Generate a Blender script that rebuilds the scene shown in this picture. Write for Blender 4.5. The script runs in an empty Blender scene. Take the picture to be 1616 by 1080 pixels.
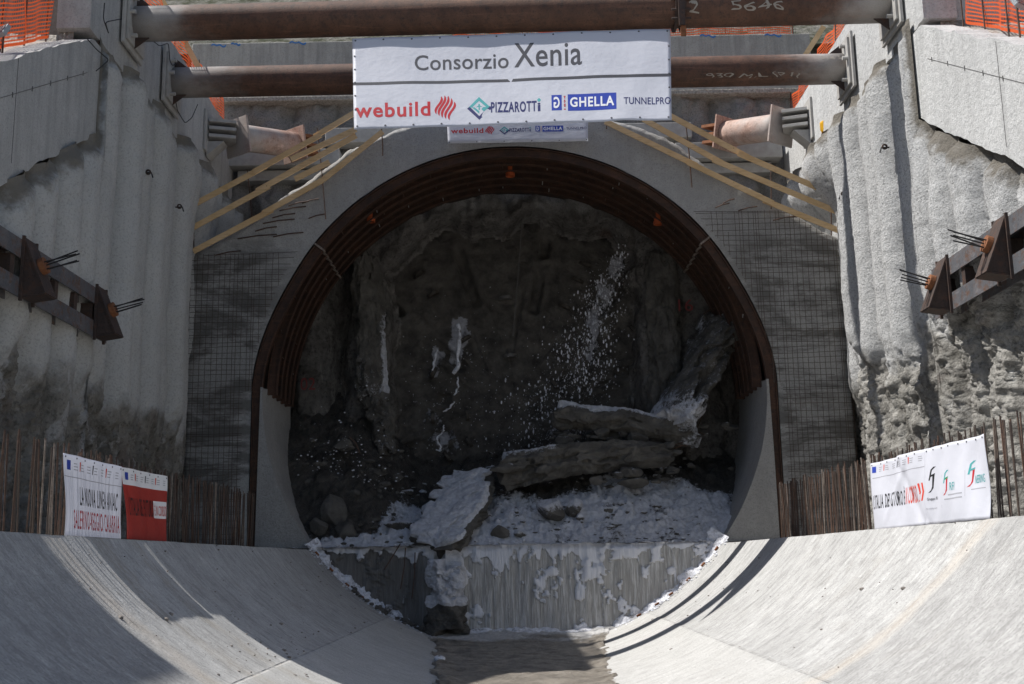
import bpy, math, random
import numpy as np
from mathutils import Vector, Euler
random.seed(7); rng = np.random.default_rng(11)
C = bpy.context.scene.collection
sc = bpy.context.scene

# ------------------------------------------------------------------ camera
FPX = 1800.0; PITCH = math.atan(347/FPX); ROLL = math.radians(-.95)
CAM = np.array([0., 0., 2.4])
cd = bpy.data.cameras.new('camera'); cam = bpy.data.objects.new('camera', cd); C.objects.link(cam)
cd.sensor_width = 36; cd.lens = FPX/1616*36; cd.clip_end = 2000; cd.clip_start = .1
cam.location = CAM
def _rx(a): c, s = math.cos(a), math.sin(a); return np.array([[1,0,0],[0,c,-s],[0,s,c]])
def _rz(a): c, s = math.cos(a), math.sin(a); return np.array([[c,-s,0],[s,c,0],[0,0,1]])
RM = _rx(math.pi/2+PITCH) @ _rz(ROLL)
from mathutils import Matrix
cam.rotation_euler = Matrix([list(r) for r in RM]).to_euler()
sc.camera = cam
# ------------------------------------------------------------------ light
SUN = Vector((-.66, .02, 1.0)).normalized()
w = bpy.data.worlds.new('World'); sc.world = w; w.use_nodes = True
nt = w.node_tree; bg = nt.nodes['Background']
sky = nt.nodes.new('ShaderNodeTexSky'); sky.sky_type = 'NISHITA'; sky.sun_disc = False
sky.sun_elevation = math.asin(SUN.z); sky.sun_rotation = math.atan2(SUN.x, SUN.y)
nt.links.new(sky.outputs[0], bg.inputs[0]); bg.inputs[1].default_value = .068
sd = bpy.data.lights.new('sun', 'SUN'); sd.energy = 4.4; sd.angle = math.radians(.53); sd.color = (1, .97, .925)
so = bpy.data.objects.new('sun', sd); C.objects.link(so); so.rotation_euler = SUN.to_track_quat('Z', 'Y').to_euler()
so.location = (0, 0, 60)
sc.view_settings.view_transform = 'Standard'; sc.view_settings.look = 'None'
sc.view_settings.exposure = 0.58; sc.view_settings.gamma = 1
sc.cycles.denoising_prefilter = 'ACCURATE'; sc.cycles.max_bounces = 6; sc.cycles.diffuse_bounces = 4

def at(px, py, X=None, Y=None, Z=None):
    """the point seen at a photo pixel, on a plane of the place"""
    d = RM @ np.array([(px-808)/FPX, (540-py)/FPX, -1.0])
    for i, v in enumerate((X, Y, Z)):
        if v is not None: return CAM + d*(v-CAM[i])/d[i]

# ------------------------------------------------------------------ noise
def _h(ix, iy, iz, s):
    n = (ix*374761393 + iy*668265263 + iz*2147483647 + s*974634777).astype(np.int64) & 0xffffffff
    n = ((n ^ (n >> 13))*1274126177) & 0xffffffff
    n = ((n ^ (n >> 16))*2246822519) & 0xffffffff
    return ((n ^ (n >> 15)) & 0xffffff)/float(0xffffff)
def vn(x, y, z=0, s=0):
    x, y, z = np.broadcast_arrays(np.asarray(x, float), np.asarray(y, float), np.asarray(z, float))
    ix, iy, iz = np.floor(x).astype(np.int64), np.floor(y).astype(np.int64), np.floor(z).astype(np.int64)
    fx, fy, fz = x-ix, y-iy, z-iz
    fx, fy, fz = [f*f*(3-2*f) for f in (fx, fy, fz)]
    r = 0
    for a in (0, 1):
        for b in (0, 1):
            for c in (0, 1):
                r = r + _h(ix+a, iy+b, iz+c, s)*(fx if a else 1-fx)*(fy if b else 1-fy)*(fz if c else 1-fz)
    return r*2-1
def fbm(x, y, z=0, o=4, s=0, g=.5):
    r, a, t = 0, 1., 0
    for i in range(o):
        r = r + a*vn(np.asarray(x)*2**i, np.asarray(y)*2**i, np.asarray(z)*2**i, s+i); t += a; a *= g
    return r/t
def sstep(a, b, x): t = np.clip((x-a)/(b-a), 0, 1); return t*t*(3-2*t)

# ------------------------------------------------------------------ objects
WL = {}
def tag(o, label=None, cat=None, group=None, kind=None):
    if label: o['label'] = label
    if cat: o['category'] = cat
    if group: o['group'] = group
    if kind: o['kind'] = kind
    return o
def thing(name, label, cat, loc, group=None):
    o = bpy.data.objects.new(name, None); C.objects.link(o); o.location = loc; o.empty_display_size = .2
    WL[o.name] = np.array(loc, float)
    return tag(o, label, cat, group)
def mk(name, V, F, m, parent=None, smooth=False, uv=None, attr=None, label=None, cat=None, group=None, kind=None):
    V = np.asarray(V, float)
    if parent is not None: org = WL[parent.name]
    else: org = np.array([(V[:,0].min()+V[:,0].max())/2, (V[:,1].min()+V[:,1].max())/2, V[:,2].min()])
    me = bpy.data.meshes.new(name); me.from_pydata((V-org).tolist(), [], F.tolist() if hasattr(F, 'tolist') else F)
    if m: me.materials.append(m)
    if smooth: me.polygons.foreach_set('use_smooth', [True]*len(me.polygons))
    if uv is not None:
        l = me.uv_layers.new(name='UVMap'); idx = np.zeros(len(me.loops), int); me.loops.foreach_get('vertex_index', idx)
        l.data.foreach_set('uv', np.asarray(uv, float)[idx].ravel())
    for k, a in (attr or {}).items():
        at_ = me.attributes.new(k, 'FLOAT', 'POINT'); at_.data.foreach_set('value', np.asarray(a, float).ravel())
    o = bpy.data.objects.new(name, me); C.objects.link(o)
    if parent is not None: o.parent = parent; o.location = (0, 0, 0)
    else: o.location = org
    WL[o.name] = org
    me.update()
    return tag(o, label, cat, group, kind)
def copy_tree(o, parent=None):
    c = o.copy(); C.objects.link(c); WL[c.name] = WL[o.name]
    if parent is not None: c.parent = parent
    for ch in list(o.children): copy_tree(ch, c)
    return c
def grid(nu, nv):
    i = np.arange((nu-1)*(nv-1)); r, c = i//(nv-1), i % (nv-1); a = r*nv+c
    return np.stack([a, a+1, a+nv+1, a+nv], 1)
class MB:
    def __init__(s): s.v = []; s.f = []
    def add(s, V, F):
        n = len(s.v); s.v += [tuple(map(float, p)) for p in V]; s.f += [tuple(int(i)+n for i in q) for q in F]; return s
    def box(s, c, sz, R=None):
        h = np.array(sz)/2; P = np.array([[x, y, z] for x in (-1, 1) for y in (-1, 1) for z in (-1, 1)])*h
        if R is not None: P = P @ np.array(R).T
        return s.add(P+np.array(c), [(0,1,3,2),(4,6,7,5),(0,4,5,1),(2,3,7,6),(0,2,6,4),(1,5,7,3)])
    def bar(s, p, q, wd, ht, up=(0,0,1)):
        p, q = np.array(p, float), np.array(q, float); d = q-p; L = np.linalg.norm(d); d /= L
        u = np.array(up, float); a = np.cross(u, d); a /= np.linalg.norm(a); u = np.cross(d, a)
        return s.box((p+q)/2, (L, wd, ht), np.stack([d, a, u], 1))
    def tube(s, path, r, n=8, cap=True):
        P = np.array(path, float); m = len(P); rr = np.broadcast_to(np.asarray(r, float), (m,)); b = len(s.v)
        T = np.gradient(P, axis=0); T /= np.linalg.norm(T, axis=1)[:, None]
        u = np.cross(T[0], (0, 0, 1.)); 
        if np.linalg.norm(u) < 1e-3: u = np.array([1., 0, 0])
        u /= np.linalg.norm(u); V = []
        for i in range(m):
            u = u-T[i]*np.dot(u, T[i]); u /= np.linalg.norm(u); v = np.cross(T[i], u)
            for k in range(n):
                a = 2*math.pi*k/n; V.append(P[i]+rr[i]*(math.cos(a)*u+math.sin(a)*v))
        F = [(i*n+k, i*n+(k+1) % n, (i+1)*n+(k+1) % n, (i+1)*n+k) for i in range(m-1) for k in range(n)]
        if cap: F += [tuple(range(n))[::-1], tuple(range((m-1)*n, m*n))]
        return s.add(V, F)
    def prism(s, poly, f):
        """poly: list of 2-D points; f(pt,k) gives the 3-D point on side k=0/1"""
        n = len(poly); V = [f(p, 0) for p in poly]+[f(p, 1) for p in poly]
        return s.add(V, [tuple(range(n))[::-1], tuple(range(n, 2*n))]+[(i, (i+1) % n, n+(i+1) % n, n+i) for i in range(n)])
    def build(s, name, m, parent=None, **k): return mk(name, s.v, s.f, m, parent, **k)
def bevel(o, wd=.02, seg=2):
    b = o.modifiers.new('bevel', 'BEVEL'); b.width = wd; b.segments = seg; b.limit_method = 'ANGLE'; return o
_ICO = {}
def ico(sub):
    if sub not in _ICO:
        import bmesh
        b = bmesh.new(); bmesh.ops.create_icosphere(b, subdivisions=sub, radius=1)
        _ICO[sub] = (np.array([v.co[:] for v in b.verts]), [tuple(v.index for v in f.verts) for f in b.faces]); b.free()
    return _ICO[sub]
def rock_v(c, sz, seed, sub=4, amp=.35, fr=1.1, R=None, facet=True):
    V, F = ico(sub); d = V*(1+amp*fbm(V[:,0]*fr+seed*7.3, V[:,1]*fr, V[:,2]*fr, 5, seed)[:, None])
    if facet:
        r = np.random.default_rng(seed)
        for k in range(9):
            n = r.normal(size=3); n /= np.linalg.norm(n); t = d @ n; lim = .50+.22*r.random()
            d = d-np.outer(np.maximum(t-lim, 0)*.9, n)
    d = d*np.array(sz)
    if R is not None: d = d @ np.array(R).T
    return d+np.array(c), F

# ------------------------------------------------------------------ materials
class N:
    def __init__(s, name, rough=.85, spec=.3):
        s.m = bpy.data.materials.new(name); s.m.use_nodes = True; s.t = s.m.node_tree
        s.b = s.t.nodes['Principled BSDF']; s.b.inputs['Roughness'].default_value = rough
        s.b.inputs['Specular IOR Level'].default_value = spec
        s.geo = s.t.nodes.new('ShaderNodeNewGeometry').outputs['Position']
    def new(s, t): return s.t.nodes.new('ShaderNode'+t)
    def ln(s, a, b):
        if hasattr(a, 'is_output') or hasattr(a, 'links'): s.t.links.new(a, b)
        else: b.default_value = a
    def vec(s, sc=(1,1,1), src=None):
        n = s.new('Mapping'); n.inputs['Scale'].default_value = sc; s.ln(src or s.geo, n.inputs['Vector']); return n.outputs[0]
    def uv(s): return s.new('UVMap').outputs[0]
    def attr(s, nm): n = s.new('Attribute'); n.attribute_name = nm; return n.outputs['Fac']
    def sep(s, v, k): n = s.new('SeparateXYZ'); s.ln(v, n.inputs[0]); return n.outputs[k]
    def noise(s, sc, det=5, vec=None, rough=.6, dist=0):
        n = s.new('TexNoise'); n.inputs['Scale'].default_value = sc; n.inputs['Detail'].default_value = det
        n.inputs['Roughness'].default_value = rough; n.inputs['Distortion'].default_value = dist
        s.ln(vec or s.geo, n.inputs['Vector']); return n.outputs['Fac']
    def vor(s, sc, vec=None, f='F1'):
        n = s.new('TexVoronoi'); n.feature = f; n.inputs['Scale'].default_value = sc; s.ln(vec or s.geo, n.inputs['Vector']); return n.outputs['Distance']
    def ramp(s, f, st):
        n = s.new('ValToRGB'); e = n.color_ramp.elements
        while len(e) < len(st): e.new(.5)
        for q, (p, c) in zip(e, st):
            q.position = p; q.color = (c, c, c, 1) if not hasattr(c, '__len__') else (*c, 1)
        s.ln(f, n.inputs[0]); return n.outputs[0]
    def mix(s, f, a, b, mode='MIX'):
        n = s.new('Mix'); n.data_type = 'RGBA'; n.blend_type = mode; s.ln(f, n.inputs[0])
        for v, i in ((a, n.inputs[6]), (b, n.inputs[7])):
            if isinstance(v, tuple): i.default_value = (*v[:3], 1)
            else: s.ln(v, i)
        return n.outputs[2]
    def math(s, op, a, b=0.0, c=None):
        n = s.new('Math'); n.operation = op; s.ln(a, n.inputs[0]); s.ln(b, n.inputs[1])
        if c is not None: s.ln(c, n.inputs[2])
        return n.outputs[0]
    def mr(s, v, a, b, c=0., d=1.):
        n = s.new('MapRange'); n.interpolation_type = 'SMOOTHSTEP'; s.ln(v, n.inputs[0])
        for i, x in enumerate((a, b, c, d)): s.ln(x, n.inputs[1+i])
        return n.outputs[0]
    def out(s, col=None, rough=None, h=None, bd=.02, bs=1.0, metal=None):
        if col is not None:
            if isinstance(col, tuple): s.b.inputs['Base Color'].default_value = (*col, 1)
            else: s.ln(col, s.b.inputs['Base Color'])
        if rough is not None: s.ln(rough, s.b.inputs['Roughness'])
        if metal is not None: s.ln(metal, s.b.inputs['Metallic'])
        if h is not None:
            n = s.new('Bump'); n.inputs['Distance'].default_value = bd; n.inputs['Strength'].default_value = bs
            s.ln(h, n.inputs['Height']); s.ln(n.outputs[0], s.b.inputs['Normal'])
        return s.m
def simple(name, a, b, sc=3, rough=.8, bd=.01, spec=.3, bsc=40, vs=(1,1,1), det=6):
    n = N(name, rough, spec); v = n.vec(vs)
    return n.out(n.mix(n.ramp(n.noise(sc, det, v), [(.35, 0.), (.65, 1.)]), a, b), h=n.noise(bsc, 4), bd=bd)

def m_concrete(name, base, streak=.35, dark=.55, mesh_band=False, soil=None):
    n = N(name, .9, .2)
    big = n.noise(.6, 6); st = n.noise(1.0, 6, n.vec((5, 5, .35))); fine = n.noise(28, 5)
    c = n.mix(n.ramp(big, [(.3, 0.), (.7, 1.)]), tuple(x*.8 for x in base), base)
    c = n.mix(n.math('MULTIPLY', n.ramp(st, [(.45, 0.), (.72, 1.)]), streak), c, tuple(x*dark for x in base))
    c = n.mix(n.math('MULTIPLY', n.ramp(n.noise(2.3, 7), [(.52, 0.), (.75, 1.)]), .35), c, tuple(x*1.18 for x in base))
    c = n.mix(n.ramp(fine, [(.36, .55), (.49, 0.)]), c, tuple(x*.5 for x in base)); c = n.mix(n.ramp(n.noise(6, 8, None, .75), [(.5, 0.), (.66, .4)]), c, tuple(x*.62 for x in base))
    if mesh_band:
        bn = n.noise(1., 7, n.vec((.45, .3, 1.1)), .7, .6); nar = n.noise(1., 6, n.vec((.9, .3, 4.)), .7)
        f = n.math('ADD', n.math('MULTIPLY', bn, .7), n.math('MULTIPLY', nar, .3))
        ax = n.math('ABSOLUTE', n.sep(n.geo, 0)); side = n.mr(ax, 5.2, 7.4)
        lo = n.mr(n.sep(n.geo, 2), 12.2, 10.6)
        f = n.math('MULTIPLY', n.math('MULTIPLY', n.ramp(f, [(.45, 0.), (.55, 1.)]), n.math('MULTIPLY', side, lo)), .85)
        c = n.mix(f, c, (.125, .12, .112))
    h = n.math('ADD', n.math('MULTIPLY', n.noise(60, 4), .5), n.noise(7, 6))
    return n.out(c, h=h, bd=.04)
M = {}
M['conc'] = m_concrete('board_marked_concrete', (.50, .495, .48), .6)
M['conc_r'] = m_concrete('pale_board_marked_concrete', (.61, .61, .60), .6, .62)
M['canopy'] = m_concrete('sprayed_portal_concrete', (.45, .442, .425), .3, .6, True)
M['hcap'] = m_concrete('streaked_headwall_beam', (.47, .455, .425), .75, .5)
M['kick'] = m_concrete('formed_concrete', (.40, .39, .375), .4, .7)

def m_wall(name, up, lo1, lo2, bz, pale):
    n = N(name, .95, .15)
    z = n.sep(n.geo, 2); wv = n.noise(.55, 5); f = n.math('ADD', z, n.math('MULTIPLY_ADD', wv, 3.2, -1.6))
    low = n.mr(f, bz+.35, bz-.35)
    sp = n.noise(20, 5, None, .82)
    u = n.mix(n.ramp(n.noise(.9, 6), [(.3, 0.), (.7, 1.)]), tuple(x*.86 for x in up), up)
    u = n.mix(n.ramp(sp, [(.40, .8 if bz > 6 else .45), (.485, 0.)]), u, tuple(x*.4 for x in up))
    u = n.mix(n.math('MULTIPLY', n.ramp(n.noise(1, 5, n.vec((1, 6, .3))), [(.5, 0.), (.75, 1.)]), .25), u, tuple(x*.6 for x in up))
    r = n.mix(n.ramp(n.noise(1.6, 8, n.vec((1, 1.4, .8)), .68), [(.36, 0.), (.62, 1.)]), lo1, lo2)
    pt = n.ramp(n.noise(1.1, 8, n.vec((1, 1.7, .75)), .66, .4), [(.56, 0.), (.63, 1.)])
    r = n.mix(n.math('MULTIPLY', pt, .75), r, pale)
    r = n.mix(n.math('MULTIPLY', n.ramp(n.noise(.8, 6, n.vec((1, 1, .6))), [(.6, 0.), (.7, 1.)]), .5), r, (.13, .085, .07))
    r = n.mix(n.ramp(n.noise(9, 6, None, .7), [(.32, .75), (.5, 0.)]), r, tuple(x*.4 for x in lo1))
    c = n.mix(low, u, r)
    tp = n.attr('top'); c = n.mix(n.math('MULTIPLY', n.mr(n.math('ADD', tp, n.math('MULTIPLY_ADD', n.noise(2.2, 5), 1.1, -.55)), .62, .2), .85), c, (.15, .13, .10))
    h = n.math('ADD', n.math('MULTIPLY', n.noise(17, 5, None, .75), n.mix(low, (1.5 if bz > 6 else .7,)*3, (1.,)*3)), n.math('MULTIPLY', n.noise(5, 7, None, .65), n.mix(low, (.25,)*3, (2.2,)*3)))
    return n.out(c, h=h, bd=.055)
M['wall_l'] = m_wall('shade_toned_shotcrete', (.52, .515, .495), (.15, .14, .122), (.32, .30, .265), 5.9, (.50, .49, .48))  # darker copy for the left wall, some of its shade in the colour
M['wall_r'] = m_wall('sun_toned_shotcrete', (.585, .585, .58), (.16, .152, .135), (.42, .405, .375), 7.0, (.55, .54, .51))  # paler copy, the right wall's sunlight partly put into the colour
M['wall_h'] = m_wall('headwall_shotcrete', (.34, .33, .315), (.095, .088, .08), (.22, .205, .19), 13.6, (.28, .26, .235))

def m_cradle():
    n = N('brushed_invert_concrete', .9, .2); uv = n.uv(); u = n.sep(uv, 0); v = n.sep(uv, 1)
    st = n.noise(1, 8, n.vec((.9, 4.2, 1), uv), .75, .4); st2 = n.noise(1, 6, n.vec((4.5, 17, 1), uv), .75)
    big = n.noise(.45, 6, uv)
    c = n.mix(n.ramp(big, [(.3, 0.), (.7, 1.)]), (.37, .367, .358), (.50, .497, .487))
    c = n.mix(n.ramp(st, [(.48, 0.), (.72, .6)]), c, (.30, .297, .29))
    c = n.mix(n.ramp(st2, [(.48, 0.), (.7, .6)]), c, (.27, .265, .255))
    c = n.mix(n.ramp(n.noise(1, 3, n.vec((2.2, 34, 1), uv), .5), [(.68, 0.), (.74, .8)]), c, (.78, .77, .75))
    au = n.math('ABSOLUTE', u)
    low = n.mr(n.math('ADD', au, n.math('MULTIPLY_ADD', n.noise(1.2, 5, uv), .16, -.08)), 3.52, 3.44)
    c = n.mix(n.ramp(n.noise(1, 9, n.vec((2.2, 5, 1), uv), .8, .5), [(.47, 0.), (.62, .75)]), c, (.23, .228, .222)); c = n.mix(n.ramp(n.noise(.9, 8, uv, .75, .8), [(.54, 0.), (.66, .45)]), c, (.27, .255, .232)); c = n.mix(n.ramp(n.noise(1, 8, n.vec((3.5, 7, 1), uv), .8), [(.55, 0.), (.66, .6)]), c, (.66, .655, .64)); c = n.mix(n.math('MULTIPLY', low, .35), c, (.52, .51, .485))
    gr = n.math('MULTIPLY', n.mr(n.math('ABSOLUTE', n.math('SUBTRACT', au, 3.5)), .03, .006), n.ramp(n.noise(2.5, 5, uv), [(.4, .15), (.6, .9)]))
    c = n.mix(n.math('MULTIPLY', gr, .35), c, (.2, .19, .175))
    # a tan stain running down one casting joint and the rougher bay before it
    jt = n.math('ADD', v, n.math('MULTIPLY_ADD', n.noise(1.1, 6, n.vec((.8, .5, 1), uv), .65), .9, -.45))
    band = n.math('MULTIPLY', n.mr(n.math('ABSOLUTE', n.math('SUBTRACT', jt, 13.35)), .38, .06), n.ramp(n.noise(3, 6, n.vec((.5, 6, 1), uv)), [(.3, .25), (.65, 1.)]))
    c = n.mix(n.math('MULTIPLY', band, .42), c, (.50, .42, .33))
    roughbay = n.mr(jt, 13.3, 12.9)
    c = n.mix(n.math('MULTIPLY', roughbay, n.ramp(n.noise(9, 9, n.vec((.6, 1.2, 1), uv), .8), [(.40, .6), (.58, 0.)])), c, (.26, .255, .25))
    bj = n.mr(n.math('ABSOLUTE', n.math('SUBTRACT', jt, 13.05)), .05, .01)
    for yy, wd in ((16.15, .13), (14.75, .2)):
        q = n.math('MULTIPLY', n.mr(n.math('ABSOLUTE', n.math('SUBTRACT', jt, yy)), wd*2.2, wd*.4), n.mr(u, -1, -2.2))
        c = n.mix(n.math('MULTIPLY', q, n.ramp(n.noise(4, 6, n.vec((.8, 4, 1), uv), .7), [(.4, 0.), (.7, .7)])), c, (.3, .26, .2))
    c = n.mix(n.ramp(n.noise(30, 5, uv, .75), [(.38, .65), (.48, 0.)]), c, (.19, .187, .18))
    h = n.math('ADD', n.math('MULTIPLY', st2, .5), n.math('ADD', n.math('MULTIPLY', n.noise(40, 5, uv), .4), n.math('MULTIPLY', n.math('MULTIPLY', roughbay, n.noise(12, 8, uv, .75)), .8)))
    return n.out(c, h=n.math('SUBTRACT', h, gr), bd=.02)
M['cradle'] = m_cradle()

def m_rust(name, a, b, c_, pale=None, rough=.7):
    n = N(name, rough, .4)
    c = n.mix(n.ramp(n.noise(2.2, 7, n.vec((1, 1, .6)), .65), [(.35, 0.), (.65, 1.)]), a, b)
    c = n.mix(n.ramp(n.noise(6, 8, None, .75), [(.5, 0.), (.62, .85)]), c, c_); c = n.mix(n.ramp(n.noise(1, 6, n.vec((.5, 4, 9)), .7), [(.55, 0.), (.7, .5)]), c, tuple(min(1, x*1.9) for x in b)); c = n.mix(n.ramp(n.noise(22, 5, None, .7), [(.36, .6), (.46, 0.)]), c, tuple(x*.5 for x in a))
    if pale:
        x = n.math('ABSOLUTE', n.sep(n.geo, 0)); zz = n.sep(n.geo, 2)
        f = n.mr(n.math('ADD', x, n.math('MULTIPLY_ADD', n.noise(1.6, 6, n.vec((.6, 1, 1))), 2.6, -1.3)), pale[0], pale[1])
        f = n.math('MULTIPLY', f, n.ramp(n.noise(60, 2), [(.3, .8), (.6, 1.)]))
        c = n.mix(n.math('MULTIPLY', f, .85), c, (.42, .405, .385))
    return n.out(c, h=n.noise(30, 5), bd=.006)
M['pipe'] = m_rust('rusted_pipe_steel', (.082, .043, .029), (.14, .072, .047), (.062, .040, .032), (6.9, 8.7))
M['pipe2'] = m_rust('pale_rusted_pipe_steel', (.36, .22, .17), (.44, .30, .24), (.22, .12, .08), (6.6, 8.2))
M['rib'] = m_rust('rusted_rib_steel', (.044, .023, .015), (.088, .042, .025), (.030, .02, .016))
M['lag'] = m_rust('dark_lagging', (.030, .022, .018), (.050, .035, .026), (.02, .014, .012))
M['wal'] = m_rust('weathered_blue_grey_steel', (.085, .09, .10), (.13, .125, .13), (.12, .058, .03), None, .55)
M['brk'] = m_rust('brown_bracket_steel', (.042, .030, .026), (.065, .044, .036), (.085, .042, .026))
M['rebar'] = m_rust('rusty_rebar', (.065, .038, .028), (.12, .066, .042), (.04, .028, .024))
M['wire'] = m_rust('mesh_wire', (.055, .043, .037), (.09, .062, .045), (.05, .03, .025))
M['dusty'] = m_rust('cement_dusted_rebar', (.16, .125, .10), (.26, .22, .185), (.09, .055, .04))
M['strand'] = simple('black_strand', (.015, .015, .017), (.03, .028, .028), 20, .6)
M['orust'] = simple('orange_rust', (.17, .065, .03), (.26, .11, .05), 8, .8)
M['plate'] = simple('cement_splashed_plate', (.33, .315, .295), (.42, .41, .39), 4, .8)
def m_wood():
    n = N('sawn_pine', .75, .25); v = n.vec((2, 2, 2))
    c = n.mix(n.ramp(n.noise(1.2, 4), [(.35, 0.), (.65, 1.)]), (.60, .41, .21), (.72, .52, .30))
    c = n.mix(n.ramp(n.noise(3, 6, n.vec((1, 1, 9))), [(.5, 0.), (.75, .6)]), c, (.36, .21, .09))
    c = n.mix(n.ramp(n.vor(2.6), [(.02, .9), (.06, 0.)]), c, (.16, .08, .03))
    return n.out(c, h=n.noise(25, 4), bd=.004)
M['wood'] = m_wood()
def m_cloth(name, col, tr=.35):
    n = N(name, .5, .35); n.out(n.mix(n.ramp(n.noise(1.5, 6), [(.35, 0.), (.7, 1.)]), tuple(x*.95 for x in col), col), h=n.noise(5, 4), bd=.012)
    t = n.new('BsdfTranslucent'); t.inputs[0].default_value = (*col, 1); mx = n.new('MixShader'); mx.inputs[0].default_value = tr
    o = n.t.nodes['Material Output']; n.ln(n.b.outputs[0], mx.inputs[1]); n.ln(t.outputs[0], mx.inputs[2]); n.ln(mx.outputs[0], o.inputs[0]); return n.m
M['white'] = m_cloth('white_pvc', (.79, .80, .86))
M['redcl'] = m_cloth('red_pvc', (.46, .05, .038), .2)
def ink(name, c): n = N(name, .5, .3); return n.out(c)
M['jnt'] = ink('open_joint', (.10, .098, .095)); M['k'] = ink('black_ink', (.02, .02, .022)); M['grey'] = ink('grey_ink', (.075, .075, .085)); M['red'] = ink('red_ink', (.48, .025, .035))
M['ored'] = ink('orange_red_ink', (.62, .06, .03))
M['navy'] = ink('navy_ink', (.03, .035, .13)); M['teal'] = ink('teal_ink', (.08, .36, .37)); M['blue'] = ink('blue_ink', (.03, .06, .36))
M['lgrey'] = ink('light_grey_ink', (.38, .38, .42)); M['wink'] = ink('white_ink', (.8, .8, .82)); M['green'] = ink('green_ink', (.03, .28, .12))
M['chalk'] = ink('white_paint_marker', (.34, .31, .27)); M['ychalk'] = ink('yellow_paint_marker', (.30, .22, .06)); M['bspray'] = ink('blue_spray', (.06, .2, .5))
M['rspray'] = ink('red_spray', (.17, .03, .028))
M['net'] = m_cloth('orange_plastic_net', (.78, .13, .035), .3)
M['orange'] = simple('orange_plastic', (.38, .075, .025), (.48, .11, .035), 4, .5)
M['yellow'] = m_cloth('yellow_cloth', (.75, .42, .02), .2)
M['gravel'] = simple('gravel_ground', (.22, .20, .175), (.44, .41, .37), 14, .95, .05, .2, 18)
M['earth'] = simple('earth_bank', (.17, .15, .135), (.27, .245, .22), 5, .95, .05, .2, 14)
def m_hill():
    n = N('scrubby_hillside', .95, .1)
    c = n.mix(n.ramp(n.noise(1.6, 8, None, .7), [(.4, 0.), (.6, 1.)]), (.07, .075, .045), (.26, .25, .22))
    return n.out(c, h=n.noise(4, 8, None, .7), bd=.3)
M['hill'] = m_hill()
def m_mud(name, dark, lite, foamcol=(.74, .75, .80), rough=.35):
    n = N(name, rough, .5)
    c = n.mix(n.ramp(n.noise(2.2, 7, None, .65), [(.35, 0.), (.65, 1.)]), dark, lite)
    fo = n.attr('foam'); nz = n.noise(8, 9, None, .78); nb = n.noise(1.3, 5)
    f = n.math('ADD', n.math('MULTIPLY', n.math('ADD', nz, n.math('MULTIPLY', nb, .6)), .9), n.math('SUBTRACT', fo, 1.12))
    f = n.ramp(f, [(.06, 0.), (.16, 1.)])
    c = n.mix(f, c, n.mix(n.ramp(n.noise(9, 6), [(.3, 0.), (.6, 1.)]), tuple(x*.7 for x in foamcol), foamcol))
    h = n.math('ADD', n.math('MULTIPLY', n.noise(11, 8, None, .78), 1.6), n.math('MULTIPLY', f, .4))
    return n.out(c, rough=n.mr(f, 0, 1, rough, .8), h=h, bd=.06)
M['muck'] = m_mud('muck_with_foam', (.032, .029, .025), (.10, .09, .078))
M['slab'] = m_mud('broken_pile_concrete', (.075, .069, .060), (.19, .176, .155), rough=.6)
M['face'] = m_mud('mud_caked_face', (.050, .045, .040), (.155, .140, .122), (.5, .5, .54), .45)
M['slabf'] = m_mud('foam_topped_concrete', (.07, .065, .058), (.15, .14, .125), rough=.6)
M['stream'] = m_mud('muddy_water', (.17, .148, .122), (.40, .355, .30), (.66, .65, .64), .32)
def m_fall():
    n = N('falling_muddy_water', .3, .5)
    st = n.noise(1, 6, n.vec((7, 2, .45)), .62); st2 = n.noise(1, 6, n.vec((19, 4, 1.5)), .7)
    fo = n.attr('foam')
    c = n.mix(n.ramp(st, [(.38, 0.), (.62, 1.)]), (.31, .30, .285), (.43, .42, .405))
    c = n.mix(n.ramp(st2, [(.47, 0.), (.62, .9)]), c, (.60, .60, .60))
    c = n.mix(n.math('MULTIPLY', n.mr(n.sep(n.geo, 0), -2.0, -2.7), .78), c, (.06, .055, .05))  # shade on the left part of the fall put into the colour
    f = n.ramp(n.math('ADD', n.math('MULTIPLY', n.noise(1, 6, n.vec((3.2, 3, 1.3)), .65), .9), n.math('SUBTRACT', fo, .98)), [(.02, 0.), (.10, 1.)])
    c = n.mix(f, c, (.72, .73, .78))
    return n.out(c, rough=n.mr(f, 0, 1, .3, .8), h=n.math('ADD', st2, n.math('ADD', st, f)), bd=.06)
M['fall'] = m_fall()
def m_foam():
    n = N('white_foam', .75, .3)
    c = n.mix(n.ramp(n.noise(7, 7, None, .7), [(.36, 0.), (.55, 1.)]), (.42, .42, .45), (.78, .79, .84))
    c = n.mix(n.ramp(n.noise(6, 8, None, .78), [(.55, 0.), (.62, .85)]), c, (.12, .11, .095))
    return n.out(c, h=n.noise(16, 6, None, .7), bd=.03)
M['foam'] = m_foam()
M['cut'] = simple('mud_caked_steel', (.040, .034, .028), (.085, .072, .058), 2.4, .5, .05, .4, 9)
M['cutd'] = simple('near_black_backing', (.008, .008, .007), (.014, .013, .012), 3, .6)
M['disc'] = simple('worn_cutter_steel', (.10, .095, .09), (.16, .15, .14), 6, .4)
M['rock'] = simple('wet_grey_rock', (.085, .08, .07), (.17, .16, .145), 3, .7, .05, .3, 8)
M['lampgrey'] = simple('lamp_housing', (.25, .27, .29), (.33, .35, .37), 4, .5)
M['glass'] = simple('lamp_glass', (.10, .11, .12), (.15, .16, .17), 4, .15)
M['cable'] = simple('black_cable', (.02, .02, .02), (.035, .035, .035), 9, .6)

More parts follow.
